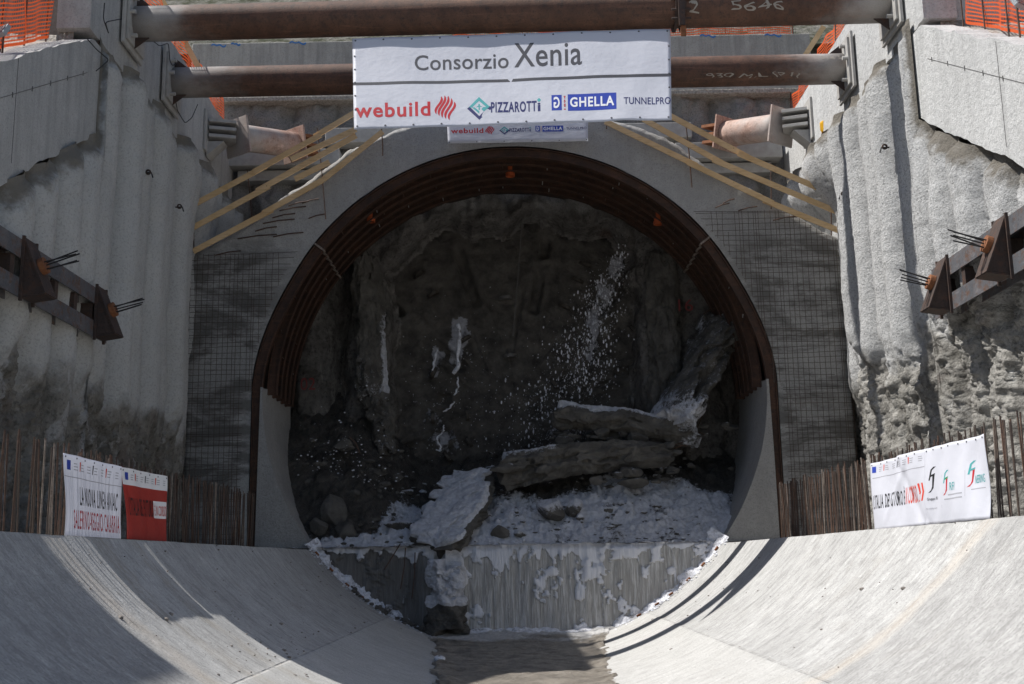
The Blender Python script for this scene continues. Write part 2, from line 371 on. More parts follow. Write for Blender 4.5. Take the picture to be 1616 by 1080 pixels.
# ================================================================== the setting
X0, Z0, RC = .05, 7.1, 6.92          # tunnel axis and radius
YP, YB = 31.0, 34.8                  # portal front, back of the steel arch
def stp(Y): return 3.0*sstep(17.35, 17.05, Y)      # unseen step in beam and bank, shaped to let sun streaks in
def sl_top(Y): return np.where(Y < 22.6, np.maximum(11.15+.59*(Y-18.6)-stp(Y), 2.9), 16.1)
def sl_bot(Y): return np.where(Y < 23.2, np.maximum(11.6+.6*(Y-23.2)-stp(Y), 2.5), 13.9)

# concrete invert: a round channel
th0 = math.asin(5.42/RC); na, ny = 150, 420
th = np.linspace(-th0, th0, na); yy = np.linspace(-6, YP, ny)
TH, YY = np.meshgrid(th, yy, indexing='ij'); U = TH*RC
rr = RC + .006*fbm(U*.8, YY*6, 0, 4, 3) + .012*fbm(U*.5, YY*.5, 0, 3, 9) - .018*sstep(3.54, 3.47, np.abs(U))
V = np.stack([X0+rr*np.sin(TH), YY, Z0-rr*np.cos(TH)], -1).reshape(-1, 3)
mk('floor', V, grid(na, ny)[:, ::-1], M['cradle'], smooth=True, uv=np.stack([U, YY], -1).reshape(-1, 2), kind='structure')
for s in (-1, 1):
    xs = X0+s*np.array([5.42, 5.6, 6.2, 9.3]); ys = np.linspace(-6, YP+.0, 90)
    XX, YY = np.meshgrid(xs, ys, indexing='ij'); ZZ = 2.80+.02*fbm(XX*2, YY*2, 0, 3, 5); ZZ[0] = 2.797
    V = np.stack([XX, YY, ZZ], -1).reshape(-1, 3); F = grid(4, 90)
    mk('ledge', V, F if s > 0 else F[:, ::-1], M['kick'], smooth=True, kind='structure')
# banks beside the trench
for s in (-1, 1):
    ys = np.unique(np.r_[np.linspace(-80, -6, 20), np.linspace(-6, 22.7, 120), 22.75, np.linspace(23.1, 40, 60)])
    xs = np.r_[9.3, np.linspace(9.5, 14, 28), 18, 26, 45, 90, 300]
    XX, YY = np.meshgrid(xs, ys, indexing='ij')
    H = np.where(YY < 22.78, np.maximum(11.05+.59*(YY-18.6)-stp(YY), 2.75), 16.05)
    ZZ = H+.10*fbm(XX*1.5, YY*1.5, 0, 5, 21)+np.clip(XX-9.5, 0, 6)*.05
    V = np.stack([s*XX, YY, ZZ], -1).reshape(-1, 3); F = grid(len(xs), len(ys))
    mk('ground', V, F if s < 0 else F[:, ::-1], M['gravel'], smooth=True, kind='structure')
ys = np.r_[35.8, 36.6, 37.2, np.linspace(38, 60, 60), 80, 140, 300]; xs = np.linspace(-60, 60, 150); xs[0] = -320; xs[-1] = 320
XX, YY = np.meshgrid(xs, ys, indexing='ij'); ZZ = 19.35+np.clip(YY-37, 0, 30)*.85+.5*fbm(XX*.5, YY*.5, 0, 6, 31)*sstep(36.5, 38, YY)
mk('hillside', np.stack([XX, YY, ZZ], -1).reshape(-1, 3), grid(len(xs), len(ys))[:, ::-1], M['hill'], smooth=True, kind='structure')
mk('terrain', [(-320, -80, -.7), (320, -80, -.7), (320, 300, -.7), (-320, 300, -.7)], [(0, 1, 2, 3)], M['earth'], kind='structure')

# ---------------- side walls
def piles(t, sp, seed):
    k = np.floor(t/sp); p = t/sp-k-.5
    a = _h(k.astype(np.int64), k.astype(np.int64)*0, k.astype(np.int64)*0, seed)
    return np.sqrt(np.clip(1-(2*p*.99)**2, 0, 1))*(.50+.16*a)+(a-.5)*.12
def side_wall(s):
    L = s < 0
    root = thing('retaining_wall', 'shaded left trench wall of scalloped sprayed concrete under a capping beam' if L else 'sunlit right trench wall of scalloped sprayed concrete under a capping beam', 'wall', (s*9.0, 20, 2.2))
    ny, nz = 520, 280
    ys = np.linspace(7, 35.6, ny); t = np.linspace(0, 1, nz)
    YY, T = np.meshgrid(ys, t, indexing='ij'); zt = sl_bot(YY)+.12*fbm(YY*1.5, 0, 0, 4, 2+L)
    ZZ = 2.2+T*(zt-2.2)
    warp = .22*fbm(YY*.15, ZZ*.22, 0, 3, 40+L)+.08*fbm(YY*.4, ZZ*.9, 0, 3, 44)
    d = piles(YY+warp+(.35 if L else 0), 1.08, 77+L)
    bz = (5.6 if L else 7.0)
    low = sstep(bz+.5, bz-.5, ZZ+1.6*fbm(YY*.55, ZZ*.3, 0, 4, 51))
    rough = fbm(YY*1.3, ZZ*1.0, 0, 6, 61, .6)*.24+np.abs(fbm(YY*2.9, ZZ*2.2, 3, 6, 63, .7))*.26+np.abs(fbm(YY*7, ZZ*6, 3, 3, 64))*.09
    wob = fbm(YY*.8, ZZ*.55, 1, 4, 71)*(.03 if L else .09)
    near = sstep(23.4, 22.2, YY)*(0.0 if L else 1)
    d = d*(1 if L else 1.28)*(1-.35*low)*(1-.2*near)+wob*(1+1.3*near)+low*(rough-.06)+.022*fbm(YY*8, ZZ*8, 0, 3, 81)+near*.13*fbm(YY*1.5, ZZ*.8, 5, 5, 91)
    d -= .22*sstep(.5, .05, zt-ZZ+.3*fbm(YY*2, ZZ*2, 0, 3, 95))
    V = np.stack([s*((9.16 if L else 9.24)-d+(.16 if L else .85)*sstep(28.3, 30.3, YY)*sstep(13.2, 11.6, ZZ)), YY, ZZ], -1).reshape(-1, 3); F = grid(ny, nz)
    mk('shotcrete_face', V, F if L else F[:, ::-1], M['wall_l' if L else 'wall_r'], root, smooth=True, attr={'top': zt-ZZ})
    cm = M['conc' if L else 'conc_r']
    yr = np.linspace(22.62, 35.2, 90); b = MB(); b.prism([(y, 13.7+.16*float(fbm(y*1.2, 0, 0, 5, 211+L))) for y in yr]+[(y, 16.1+.03*float(fbm(y*2, 0, 0, 4, 213+L))) for y in yr[::-1]], lambda p, k: (s*(8.90 if k else 9.62), p[0], p[1])); b.build('capping_beam', cm, root)
    ys = np.linspace(7, 23.3, 110); rg = .16*fbm(ys*1.3, 0, 0, 5, 201+L)-.03; tg = .035*fbm(ys*2.1, 0, 0, 5, 203+L)-.05*sstep(.15, .35, fbm(ys*1.2, 3, 0, 4, 205+L))
    b = MB()
    nb = len(ys)
    for i in range(nb-1):
        y0, y1 = ys[i], ys[i+1]
        q0, q1 = float(stp(y0)), float(stp(y1)); P = [(y0, 11.6+.6*(y0-23.2)+rg[i]-q0), (y1, 11.6+.6*(y1-23.2)+rg[i+1]-q1), (y1, min(13.56, 11.15+.59*(y1-18.6)+tg[i+1]-q1)), (y0, min(13.56, 11.15+.59*(y0-18.6)+tg[i]-q0))]
        b.add([(s*8.86, *p) for p in P]+[(s*9.5, *p) for p in P], [(0,1,2,3), (4,7,6,5), (0,4,5,1), (3,2,6,7)]+([(0,3,7,4)] if i == 0 else [])+([(1,5,6,2)] if i == nb-2 else []))
    b.build('sloping_capping_beam', cm, root)
    b = MB(); b.bar((s*8.857, 17.4, 10.45+.59*(17.4-18.6)), (s*8.857, 22.5, 10.45+.59*(22.5-18.6)-.08), .008, .010); b.build('joint', M['jnt'], root)
    for yk in np.arange(17.6, 22.6, .78):
        MB().box((s*8.855, yk, 10.42+.58*(yk-18.6)), (.012, .022, .10)).build('slot', M['jnt'], root)
    for yk in (19.3,):
        MB().box((s*8.857, yk, 10.1+.59*(yk-18.6)), (.008, .010, 2.0)).build('joint', M['jnt'], root)
    # the earth step where the bank rises behind the higher beam
    MB().box((s*10.9, 22.82, 14.6), (2.6, .1, 3.1)).build('return_wall', M['earth' if L else 'conc_r'], root)
    return root
side_wall(-1); side_wall(1)

# ---------------- headwall with the hole the machine broke through
HOLE = [(612, 760), (618, 640), (612, 560), (604, 425), (650, 372), (706, 338), (742, 356), (790, 352), (840, 322), (910, 350), (968, 352), (1004, 392), (1012, 480), (1010, 560), (1024, 690), (1040, 800), (1040, 860), (560, 860)]
HP = np.array([at(*p, Y=35.3)[[0, 2]] for p in HOLE])
def inpoly(x, z, P):
    r = np.zeros(np.shape(x), bool); n = len(P)
    for i in range(n):
        (x0, z0), (x1, z1) = P[i], P[(i+1) % n]
        c = ((z0 > z) != (z1 > z)) & (x < (x1-x0)*(z-z0)/(z1-z0+1e-12)+x0); r ^= c
    return r
def pdist(x, z, P):
    d = np.full(np.shape(x), 1e9); n = len(P)
    for i in range(n):
        a, b = P[i], P[(i+1) % n]; ab = b-a; t = np.clip(((x-a[0])*ab[0]+(z-a[1])*ab[1])/(ab @ ab), 0, 1)
        d = np.minimum(d, np.hypot(x-a[0]-t*ab[0], z-a[1]-t*ab[1]))
    return d
def headwall():
    root = thing('headwall', 'dark bored pile headwall broken open behind the steel arch', 'wall', (0, 35.4, 1.5))
    nx, nz = 300, 250
    xs = np.linspace(-10.4, 10.0, nx); zs = np.linspace(1.5, 17.45, nz); XX, ZZ = np.meshgrid(xs, zs, indexing='ij')
    d = piles(XX+.15+.35*fbm(XX*.5, ZZ*.6, 0, 4, 7), 1.35, 5)*(1.2-.75*sstep(13.5, 15, ZZ))*(1-.6*sstep(5.2, 4, np.abs(XX)))
    d += .34*fbm(XX*.9, ZZ*.8, 0, 6, 13, .55)+.22*np.abs(fbm(XX*2.4, ZZ*2., 0, 5, 14))
    # the far left piles are cut back, the one at the edge of the hole stands proud
    d -= .5*sstep(-4.9, -5.4, XX+.15*fbm(ZZ, 0, 0, 3, 5))*sstep(12, 11, ZZ); d -= .4*sstep(5.0, 5.5, XX)*sstep(11.5, 10.5, ZZ)
    wx = XX+.22*fbm(XX*1.6, ZZ*1.6, 0, 5, 22); wz = ZZ+.22*fbm(XX*1.6, ZZ*1.6, 9, 5, 23)
    ins = inpoly(wx, wz, HP); dist = pdist(wx, wz, HP)
    Y = 35.55-d+np.where(ins, np.clip(dist*4, 0, .9), 0)-.1*sstep(.5, 0, dist)
    F = grid(nx, nz); bad = (ins & (dist > .28)).reshape(-1); F = F[~bad[F].all(1)]
    used = np.unique(F); mp = -np.ones(nx*nz, int); mp[used] = np.arange(len(used))
    V = np.stack([XX, Y, ZZ], -1).reshape(-1, 3)[used]
    mk('pile_face', V, mp[F], M['wall_h'], root, smooth=True, attr={'top': np.full(len(used), 9.)})
    cm = M['hcap']
    bevel(MB().box((-.2, 35.45, 18.42), (20.4, .7, 1.94)).build('capping_beam', cm, root), .03)
    bevel(MB().box((-.2, 35.3, 17.33), (20.4, .75, .16)).build('ledge', M['gravel'], root), .03)
    for x0, x1, z0, z1, y0 in ((-5.9, 5.9, 15.72, 16.22, 34.75), (-9.0, -5.4, 14.9, 15.43, 34.5), (5.3, 8.7, 14.9, 15.43, 34.5), (-8.7, -5.4, 14.5, 14.84, 34.8), (5.3, 8.4, 14.5, 14.84, 34.8)):
        bevel(MB().box(((x0+x1)/2, y0+.3, (z0+z1)/2), (x1-x0, .6, z1-z0)).build('waling_beam', M['plate'], root), .02)
    for x in np.arange(-9, 9, 1.62):
        MB().tube([(x, 35.097, 18.15), (x, 35.11, 18.15)], .035, 8).build('tie_hole', M['k'], root)
    for px, py, wd in ((345, 72, .30), (372, 70, .18), (470, 68, .34), (1117, 57, .32), (1220, 56, .34)):
        p = at(px, py, Y=35.09); b = MB()
        pts = [p+np.array([wd*(k/7-.5)*1.6, 0, .035*math.sin(k*1.9)+.03*math.sin(k*.8)]) for k in range(8)]
        for q, r in zip(pts[:-1], pts[1:]): b.bar(q, r, .004, .05, (0, 0, 1))
        b.build('spray_mark', M['bspray'], root)
headwall()

# ---------------- portal canopy
OUT_L = [(-9.0, 2.3), (-9.0, 10.95), (-8.2, 11.35), (-7.26, 12.06), (-5.84, 13.07), (-4.7, 13.95), (-3.7, 14.5), (-2.4, 14.85)]
OUT_R = [(2.6, 14.9), (3.6, 14.62), (4.5, 14.25), (5.9, 13.22), (7.2, 12.5), (8.0, 11.95), (8.66, 11.5), (9.3, 11.1), (9.28, 2.3)]
def z_out(x):
    P = np.array(OUT_L[1:]+OUT_R[:-1]); return np.interp(x, P[:, 0], P[:, 1])
def canopy():
    root = thing('portal_canopy', 'grey sprayed concrete portal arch with a stepped gable top round the tunnel mouth', 'portal', (0, YP, 2.3))
    # ring of columns: inner edge -> outer edge, parametrised by angle
    A = np.linspace(-.001, math.pi+.001, 361); nr = 46; ys_ = 7
    rin = 6.98; exa = lambda a: .25*float(sstep(math.radians(30), 0, min(a, math.pi-a)))
    inn = [(X0-7.23, 2.3+i*(Z0-2.3)/40) for i in range(40)]+[(X0-(rin+exa(a))*math.cos(a), Z0+(rin+exa(a)*.3)*math.sin(a)) for a in A]+[(X0+7.23, Z0-(i+1)*(Z0-2.3)/40) for i in range(40)]
    inn = np.array(inn); ou = []
    P = np.array(OUT_L+OUT_R)
    seg = np.r_[0, np.cumsum(np.hypot(*np.diff(P, axis=0).T))]
    for (x, z) in inn:
        if z < Z0: ou.append((-9.0 if x < 0 else 9.29, z)); continue
        dx, dz = x-X0, z-Z0; best = None
        for i in range(len(P)-1):
            a, b = P[i], P[i+1]; M2 = np.array([[dx, -(b-a)[0]], [dz, -(b-a)[1]]])
            if abs(np.linalg.det(M2)) < 1e-9: continue
            t, u = np.linalg.solve(M2, a-np.array([X0, Z0]))
            if t > 0 and -1e-6 <= u <= 1+1e-6: best = (X0+dx*t, Z0+dz*t); break
        ou.append(best or (x, z+.3))
    ou = np.array(ou); n = len(inn)
    t = np.linspace(0, 1, nr)
    XX = inn[:, None, 0]*(1-t)+ou[:, None, 0]*t; ZZ = inn[:, None, 1]*(1-t)+ou[:, None, 1]*t
    rag = fbm(XX*1.1, ZZ*1.1, 0, 5, 15)*.10+.05*fbm(XX*5, ZZ*5, 0, 4, 17)
    up = sstep(9.5, 11, ZZ)*t**6
    ZZ2 = ZZ+rag*up*1.2
    Y = YP-.02*fbm(XX*.5, ZZ*.5, 0, 3, 19)-.012*fbm(XX*6, ZZ*6, 0, 3, 20)+.05*sstep(.93, 1, np.broadcast_to(t, XX.shape))
    # smooth raised collar over the crown
    rad = np.hypot(XX-X0, ZZ-Z0); Y = Y-.004*np.sin(rad*3)
    front = np.stack([XX, Y, ZZ2], -1)
    ob = np.stack([np.stack([ZZ2[:, -1]*0+XX[:, -1], np.full(n, YP+(YB-YP)*k/6), ZZ2[:, -1]+.06*fbm(XX[:, -1]*2, k*1.3, 0, 4, 33)*(ZZ[:, -1] > 10)], -1) for k in range(1, 7)], 1)
    V = np.concatenate([front, ob], 1); nn = nr+6
    mk('concrete_shell', V.reshape(-1, 3), grid(n, nn)[:, ::-1], M['canopy'], root, smooth=True)
    # lagging sheet behind the ribs
    a = np.linspace(0, math.pi, 121); yk = np.linspace(YP+.02, YB+.5, 20); AA, YK = np.meshgrid(a, yk, indexing='ij')
    rr = 6.97-.02*fbm(AA*20, YK*3, 0, 4, 2)+.235*sstep(math.radians(30), 0, np.minimum(AA, math.pi-AA))
    V = np.stack([X0-rr*np.cos(AA), YK, Z0+rr*np.sin(AA)], -1).reshape(-1, 3)
    mk('lagging_sheet', V, grid(121, 20), M['lag'], root, smooth=True)
    for s in (-1, 1):
        MB().box((X0+s*7.215, 33.2, 4.7), (.03, 4.3, 4.8)).build('lagging_sheet', M['lag'], root)
    # starter bars and cracks sticking out of the shoulder
    for px, py, L in ((462, 330, 42), (448, 341, 36), (470, 322, 30), (490, 318, 26), (440, 350, 50), (406, 374, 62), (455, 371, 48), (1180, 330, 30), (1140, 325, 22), (1150, 318, 18), (1240, 345, 40), (420, 362, 34), (500, 342, 26), (360, 400, 40)):
        p = at(px-L/2, py+3, Y=YP-.05); q = at(px+L/2, py-4, Y=YP-.07)
        MB().tube([p, (p+q)/2+np.array([0, -.02, .02]), q], .018, 6).build('starter_bar', M['rebar'], root)
    return root
canopy()

# welded mesh hung on the face
def wire_mesh(s):
    b = MB(); sp = .155; r = .0055; y = YP-.13
    def strip(p, q):
        p, q = np.array(p), np.array(q); o = np.array([random.uniform(-.02, .02), random.uniform(-.02, .03), random.uniform(-.02, .02)]); m = p+(q-p)*random.uniform(.35, .65)+o
        if random.random() < .06: q = p+(q-p)*random.uniform(.5, .9); m = (p+q)/2+o
        b.bar(p, m, r*2, r*2, (0, 1, 0)); b.bar(m, q, r*2, r*2, (0, 1, 0))
    xi = 7.38; xo = 8.98 if s < 0 else 9.27
    def inner(z): return math.sqrt(max(7.12**2-(z-Z0)**2, 0)) if z > Z0 else xi
    lim = 11.0 if s < 0 else 12.0
    for z in np.cumsum(np.r_[2.95, rng.choice([sp*1.0, sp*1.08, sp*.95, sp*.4], 70, p=[.4, .25, .25, .1])]):
        if z > lim: break
        a, o = inner(z), xo
        xs = np.linspace(a, o, 24); ok = [k for k in xs if z_out(s*k) > z+.1]
        if len(ok) < 3: continue
        strip((s*ok[0], y-.01*math.sin(z*3), z+.03*math.sin(z*7)), (s*ok[-1], y-.01*math.sin(z*2), z+.03*math.sin(z*5)))
    x = xi-1.7 if s > 0 else xi-.9
    while x < xo:
        zb = 2.85 if x > xi else Z0+math.sqrt(max(7.12**2-x*x, 0)); zt = min(z_out(s*x)-.1, lim)
        if zt-zb > .3: strip((s*x, y-.012, zb), (s*(x-.02+.04*random.random()), y-.012, zt))
        x += sp*random.uniform(.86, 1.14)*(.5 if random.random() < .12 else 1)
    o = b.build('wire_mesh', M['wire'], label='rusty welded wire mesh hung on the shaded left portal face' if s < 0 else 'rusty welded wire mesh hung on the right portal face beside the sunlit wall', cat='wire mesh')
wire_mesh(-1); wire_mesh(1)

# ---------------- steel arch
def steel_arch():
    root = thing('steel_arch', 'rusty brown steel rib arch lining the tunnel mouth', 'steel arch', (X0, YP, 2.8))
    A = np.linspace(0, math.pi, 97)
    def prof(r, leg):
        if leg is None: return np.array([(X0-r*math.cos(a), Z0+r*math.sin(a)) for a in A])
        ex = lambda a: .27*float(sstep(math.radians(30), 0, min(a, math.pi-a)))
        L = [(X0-r-.27, 2.83+i*(Z0-2.83)/10) for i in range(10)]
        arc = [(X0-(r+ex(a))*math.cos(a), Z0+(r+ex(a)*.3)*math.sin(a)) for a in A]
        return np.array(L+arc+[(2*X0-x, z) for x, z in L[::-1]])
    def sweep(b, r0, r1, y0, y1, leg):
        p0, p1 = prof(r0, leg), prof(r1, leg); n = len(p0)
        V = []
        for i in range(n): V += [(p0[i][0], y0, p0[i][1]), (p0[i][0], y1, p0[i][1]), (p1[i][0], y1, p1[i][1]), (p1[i][0], y0, p1[i][1])]
        F = [(i*4+k, i*4+(k+1) % 4, (i+1)*4+(k+1) % 4, (i+1)*4+k) for i in range(n-1) for k in range(4)]+[(0, 1, 2, 3), ((n-1)*4+3, (n-1)*4+2, (n-1)*4+1, (n-1)*4)]
        b.add(V, F)
    y = YP+.0
    ribs = []
    for i in range(6):
        b = MB(); yc = YP+.07+i*.60
        lg = 1 if i == 0 else None; sweep(b, 6.90, 6.925, yc-.10, yc+.10, lg); sweep(b, 6.66, 6.685, yc-.10, yc+.10, lg); sweep(b, 6.685, 6.90, yc-.012, yc+.012, lg)
        rb = b.build('rib', M['rib'], root); ribs.append(rb)
        if i == 0:
            for s in (-1, 1): MB().box((X0+s*7.12, yc, 2.845), (.55, .5, .03)).build('base_plate', M['rib'], rb)
        for an in (37, 143):
            a = math.radians(an); R = _rx(0); c, s_ = math.cos(a), math.sin(a)
            b2 = MB(); d = np.array([-c, 0, s_]); tt = np.array([s_, 0, c])
            b2.box(np.array([X0, yc, Z0])+d*6.79, (.34, .24, .05), np.stack([d, np.array([0, 1., 0]), tt], 1)); b2.build('joint_plate', M['dusty'], rb)
    for k, an in enumerate(np.linspace(8, 172, 19)):
        a = math.radians(an+random.uniform(-1.5, 1.5)); d = np.array([-math.cos(a), 0, math.sin(a)])
        for j in range(5):
            if random.random() < .25: continue
            a = math.radians(an+random.uniform(-2.2, 2.2)); d = np.array([-math.cos(a), 0, math.sin(a)])
            p = np.array([X0, YP+.10+.6*j, Z0])+d*6.70; q = p+np.array([0, .54, 0])+d*random.uniform(0, .12)
            MB().tube([p, q], .014, 6).build('tie_bar', M['rebar'] if random.random() < .6 else M['plate'], root)
    return root
steel_arch()
# orange plastic pipe stubs stuck on the ribs
for px, py, lab in ((805, 269, 'orange plastic pipe stub hanging at the crown of the steel arch'), (585, 341, 'orange plastic pipe stub on the left shoulder of the steel arch'), (1038, 345, 'orange plastic pipe stub on the right shoulder of the steel arch')):
    p = at(px, py, Y=32.35); b = MB(); r = .115
    z = p[2]; n = 16; V = []; F = []
    for k in range(n):
        c, s_ = math.cos(2*math.pi*k/n), math.sin(2*math.pi*k/n)
        for rr, zz in ((r, z+.22), (r, z-.08), (r*1.18, z-.09), (r*1.18, z-.19), (r*.95, z-.19), (r*.9, z+.22)): V.append((p[0]+rr*c, p[1]+rr*s_, zz))
    for k in range(n):
        for j in range(6): F.append((k*6+j, k*6+(j+1) % 6, ((k+1) % n)*6+(j+1) % 6, ((k+1) % n)*6+j))
    b.add(V, F); b.build('pipe_stub', M['orange'], smooth=False, label=lab, cat='pipe', group='orange pipe stubs on the steel arch')

# ---------------- concrete side walls that carry on the round of the channel
for s in (-1, 1):
    ang = np.linspace(-math.asin((Z0-2.8)/6.92), 0.02, 30); inn = [(X0+s*6.915*math.cos(a), Z0+6.915*math.sin(a)) for a in ang]
    poly = inn+[(X0+s*6.975, Z0+.14), (X0+s*7.0, 5.0), (X0+s*7.02, 2.79)]
    ny = 24; V = []; n = len(poly)
    ys = np.linspace(YP-.06, YB+.1, ny)
    P = np.array(poly)
    for k, y in enumerate(ys):
        e = .012*fbm(P[:, 0]*3, P[:, 1]*3, y*2, 3, 8); V += [(p[0]-s*e[i], y, p[1]+(0 if p[1] < 7 else .03*math.sin(y*5))) for i, p in enumerate(P)]
    F = [(k*n+i, k*n+(i+1) % n, (k+1)*n+(i+1) % n, (k+1)*n+i) for k in range(ny-1) for i in range(n)]+[tuple(range(n))[::-1], tuple(range((ny-1)*n, ny*n))]
    mk('side_wall', V, F, M['kick'], label='short curved concrete wall inside the arch foot on the shaded left side' if s < 0 else 'short curved concrete wall inside the arch foot on the sunlit right side', cat='wall')
# ================================================================== struts
def txt(body, bold=0.0, gap=0.0):
    cu = bpy.data.curves.new('t', 'FONT'); cu.body = body; cu.offset = min(bold, .028); cu.space_character = 1+min(bold, .028)*5+gap; cu.resolution_u = 4
    o = bpy.data.objects.new('t', cu); C.objects.link(o); me = bpy.data.meshes.new_from_object(o)
    V = np.array([v.co[:] for v in me.vertices])[:, :2]; F = [tuple(p.vertices) for p in me.polygons]
    bpy.data.objects.remove(o); bpy.data.curves.remove(cu); bpy.data.meshes.remove(me)
    lo, hi = V.min(0), V.max(0); return (V-lo)/(hi-lo), F
def pipe_text(parent, A, B, r, body, px0, px1, dz, h, m, bold=0.0, tri=False):
    """lettering painted round the front of a pipe that runs from A to B"""
    A, B = np.array(A), np.array(B)
    V, F = txt(body, bold); V = V+np.stack([.025*np.sin(V[:, 1]*5+V[:, 0]*9), .13*np.sin(V[:, 0]*11)+.06*np.sin(V[:, 0]*37)], 1)
    d = B-A; L = np.linalg.norm(d); d /= L; out = []
    x0, x1 = px0, px1
    for u, v in V:
        x = x0+(x1-x0)*u; t = (x-A[0])/d[0]; P = A+d*t; a = (dz+h*(v-.5))/r
        out.append(P+np.array([0, -(r+.004)*math.cos(a), (r+.004)*math.sin(a)]))
    mk('lettering', out, F, m, parent)
def pipe(b, A, B, r, n=40): b.tube([np.array(A)+(np.array(B)-np.array(A))*t for t in np.linspace(0, 1, 30)], r, n)
def strut(A, B, r, label):
    A, B = np.array(A), np.array(B)
    root = thing('pipe_strut', label, 'strut', tuple((A+B)/2), 'pipe struts across the trench')
    b = MB(); pipe(b, A, B, r); b.build('pipe', M['pipe'], root, smooth=True)
    for s, P in ((-1, A), (1, B)):
        bevel(MB().box((P[0]+s*.02, P[1], P[2]), (.06, 1.15, 1.25)).build('end_plate', M['plate'], root), .01)
        bevel(MB().box((P[0]+s*.09, P[1], P[2]), (.07, 1.35, 1.5)).build('wall_plate', M['plate'], root), .01)
        for dy, dz in ((-.36, .46), (-.36, -.46), (-.52, .06)):
            MB().tube([(P[0]-s*.14, P[1]+dy, P[2]+dz), (P[0], P[1]+dy, P[2]+dz)], .05, 10).build('bolt', M['plate'], root)
        MB().prism([(0, 0), (.35, 0), (0, .28)], lambda p, k: (P[0]-s*(p[0]), P[1]+(k-.5)*.03-.1, P[2]+r+p[1]-.02)).build('stiffener', M['brk'], root)
        MB().prism([(0, 0), (.35, 0), (0, -.28)], lambda p, k: (P[0]-s*(p[0]), P[1]+(k-.5)*.03-.1, P[2]-r+p[1]+.02)).build('stiffener', M['brk'], root)
    return root
A1, B1 = (-8.72, 24.98, 15.0), (8.72, 24.28, 14.82); A2, B2 = (-8.72, 28.02, 14.86), (8.72, 27.86, 14.87)
s1 = strut(A1, B1, .41, 'upper nearer rusty pipe strut, the one with the bolted collar, across the trench top')
s2 = strut(A2, B2, .395, 'farther rusty pipe strut passing behind the big white banner')
def xat(px, A, B):
    A, B = np.array(A), np.array(B); lo, hi = 0., 1.
    for _ in range(40):
        t = (lo+hi)/2; P = A+(B-A)*t; q = RM.T @ (P-CAM); x = 808+FPX*q[0]/-q[2]
        if x < px: lo = t
        else: hi = t
    return (A+(B-A)*lo)[0]
pxA = pxB = 0
pipe_text(s1, A1, B1, .41, '2', xat(1083, A1, B1), xat(1099, A1, B1), -.12, .24, M['chalk'])
pipe_text(s1, A1, B1, .41, '5646', xat(1148, A1, B1), xat(1232, A1, B1), -.13, .20, M['chalk'])
pipe_text(s1, A1, B1, .41, '-5.00 2X1', xat(1224, A1, B1), xat(1310, A1, B1), .22, .17, M['ychalk'])
pipe_text(s1, A1, B1, .41, 'V', xat(1198, A1, B1), xat(1213, A1, B1), .2, .17, M['ychalk'])
pipe_text(s2, A2, B2, .395, '930 M.L (P1)', xat(1113, A2, B2), xat(1258, A2, B2), -.29, .14, M['chalk'])
pipe_text(s2, A2, B2, .395, '014/55', xat(1290, A2, B2), xat(1330, A2, B2), .16, .13, M['chalk'])
# bolted collar on the first strut
xc = xat(1070, A1, B1); P = np.array(A1)+(np.array(B1)-np.array(A1))*(xc-A1[0])/(B1[0]-A1[0])
for dx in (-.09, .09):
    b = MB(); b.tube([P+np.array([dx-.03, 0, 0]), P+np.array([dx+.03, 0, 0])], .50, 36); b.build('flange', M['brk'], s1)
MB().box(P+np.array([0, -.50, -.05]), (.14, .08, 1.15)).build('clamp_bar', M['brk'], s1)
MB().box(P+np.array([.02, -.48, -.66]), (.12, .05, .42)).build('hanger_tab', M['orust'], s1)
for dz in (.3, .05, -.2, -.42): MB().tube([P+np.array([-.22, -.44, dz]), P+np.array([.22, -.44, dz])], .03, 8).build('bolt', M['brk'], s1)
xc = xat(1003-20, A2, B2)
# short corner struts
def corner(s, pA, YA, pB, YB_, label):
    A = at(*pA, Y=YA); B = at(*pB, Y=YB_); d = (B-A)/np.linalg.norm(B-A)
    root = thing('corner_strut', label, 'strut', tuple((A+B)/2), 'corner struts behind the portal')
    b = MB(); b.tube([A+(B-A)*t for t in np.linspace(0, 1, 8)], .40, 36); b.build('pipe', M['pipe2'], root, smooth=True)
    side = np.cross(d, (0, 0, 1.)); side /= np.linalg.norm(side); upv = np.cross(side, d); Rm = np.stack([d, side, upv], 1)
    bevel(MB().box(A-d*.03, (.06, 1.05, 1.1), Rm).build('end_plate', M['pipe2'], root), .01)
    bevel(MB().box(B+d*.03, (.06, 1.05, 1.05), Rm).build('end_plate', M['pipe2'], root), .01)
    wx = s*8.86
    # shim plates between the pipe end and the wall plate
    for dz in (.33, .10, -.14):
        q = np.array([wx, A[1]-.25, A[2]+dz]); bevel(MB().bar(A-d*.08+np.array([0, 0, dz]), q, .75, .10).build('shim', M['plate'], root), .01)
    bevel(MB().box((wx, A[1]-.25, A[2]), (.07, 1.0, 1.25)).build('wall_plate', M['plate'], root), .01)
    MB().prism([(0, 0), (.5, .0), (0, -.45)], lambda p, k: np.array([wx-s*p[0], A[1]-.25+(k-.5)*.5, A[2]-.3+p[1]])).build('bracket', M['plate'], root)
    for dz in (.28, 0, -.25): MB().bar(B+d*.08+np.array([0, 0, dz]), B+d*.8+np.array([0, 0, dz]), .6, .09).build('shim', M['orust'], root)
    return root
corner(-1, (376, 217), 32.2, (463, 229), 33.9, 'short pale rusty corner strut behind the left timber railing')
corner(1, (1232, 200), 32.2, (1147, 212), 33.9, 'short pale rusty corner strut behind the right timber railing')

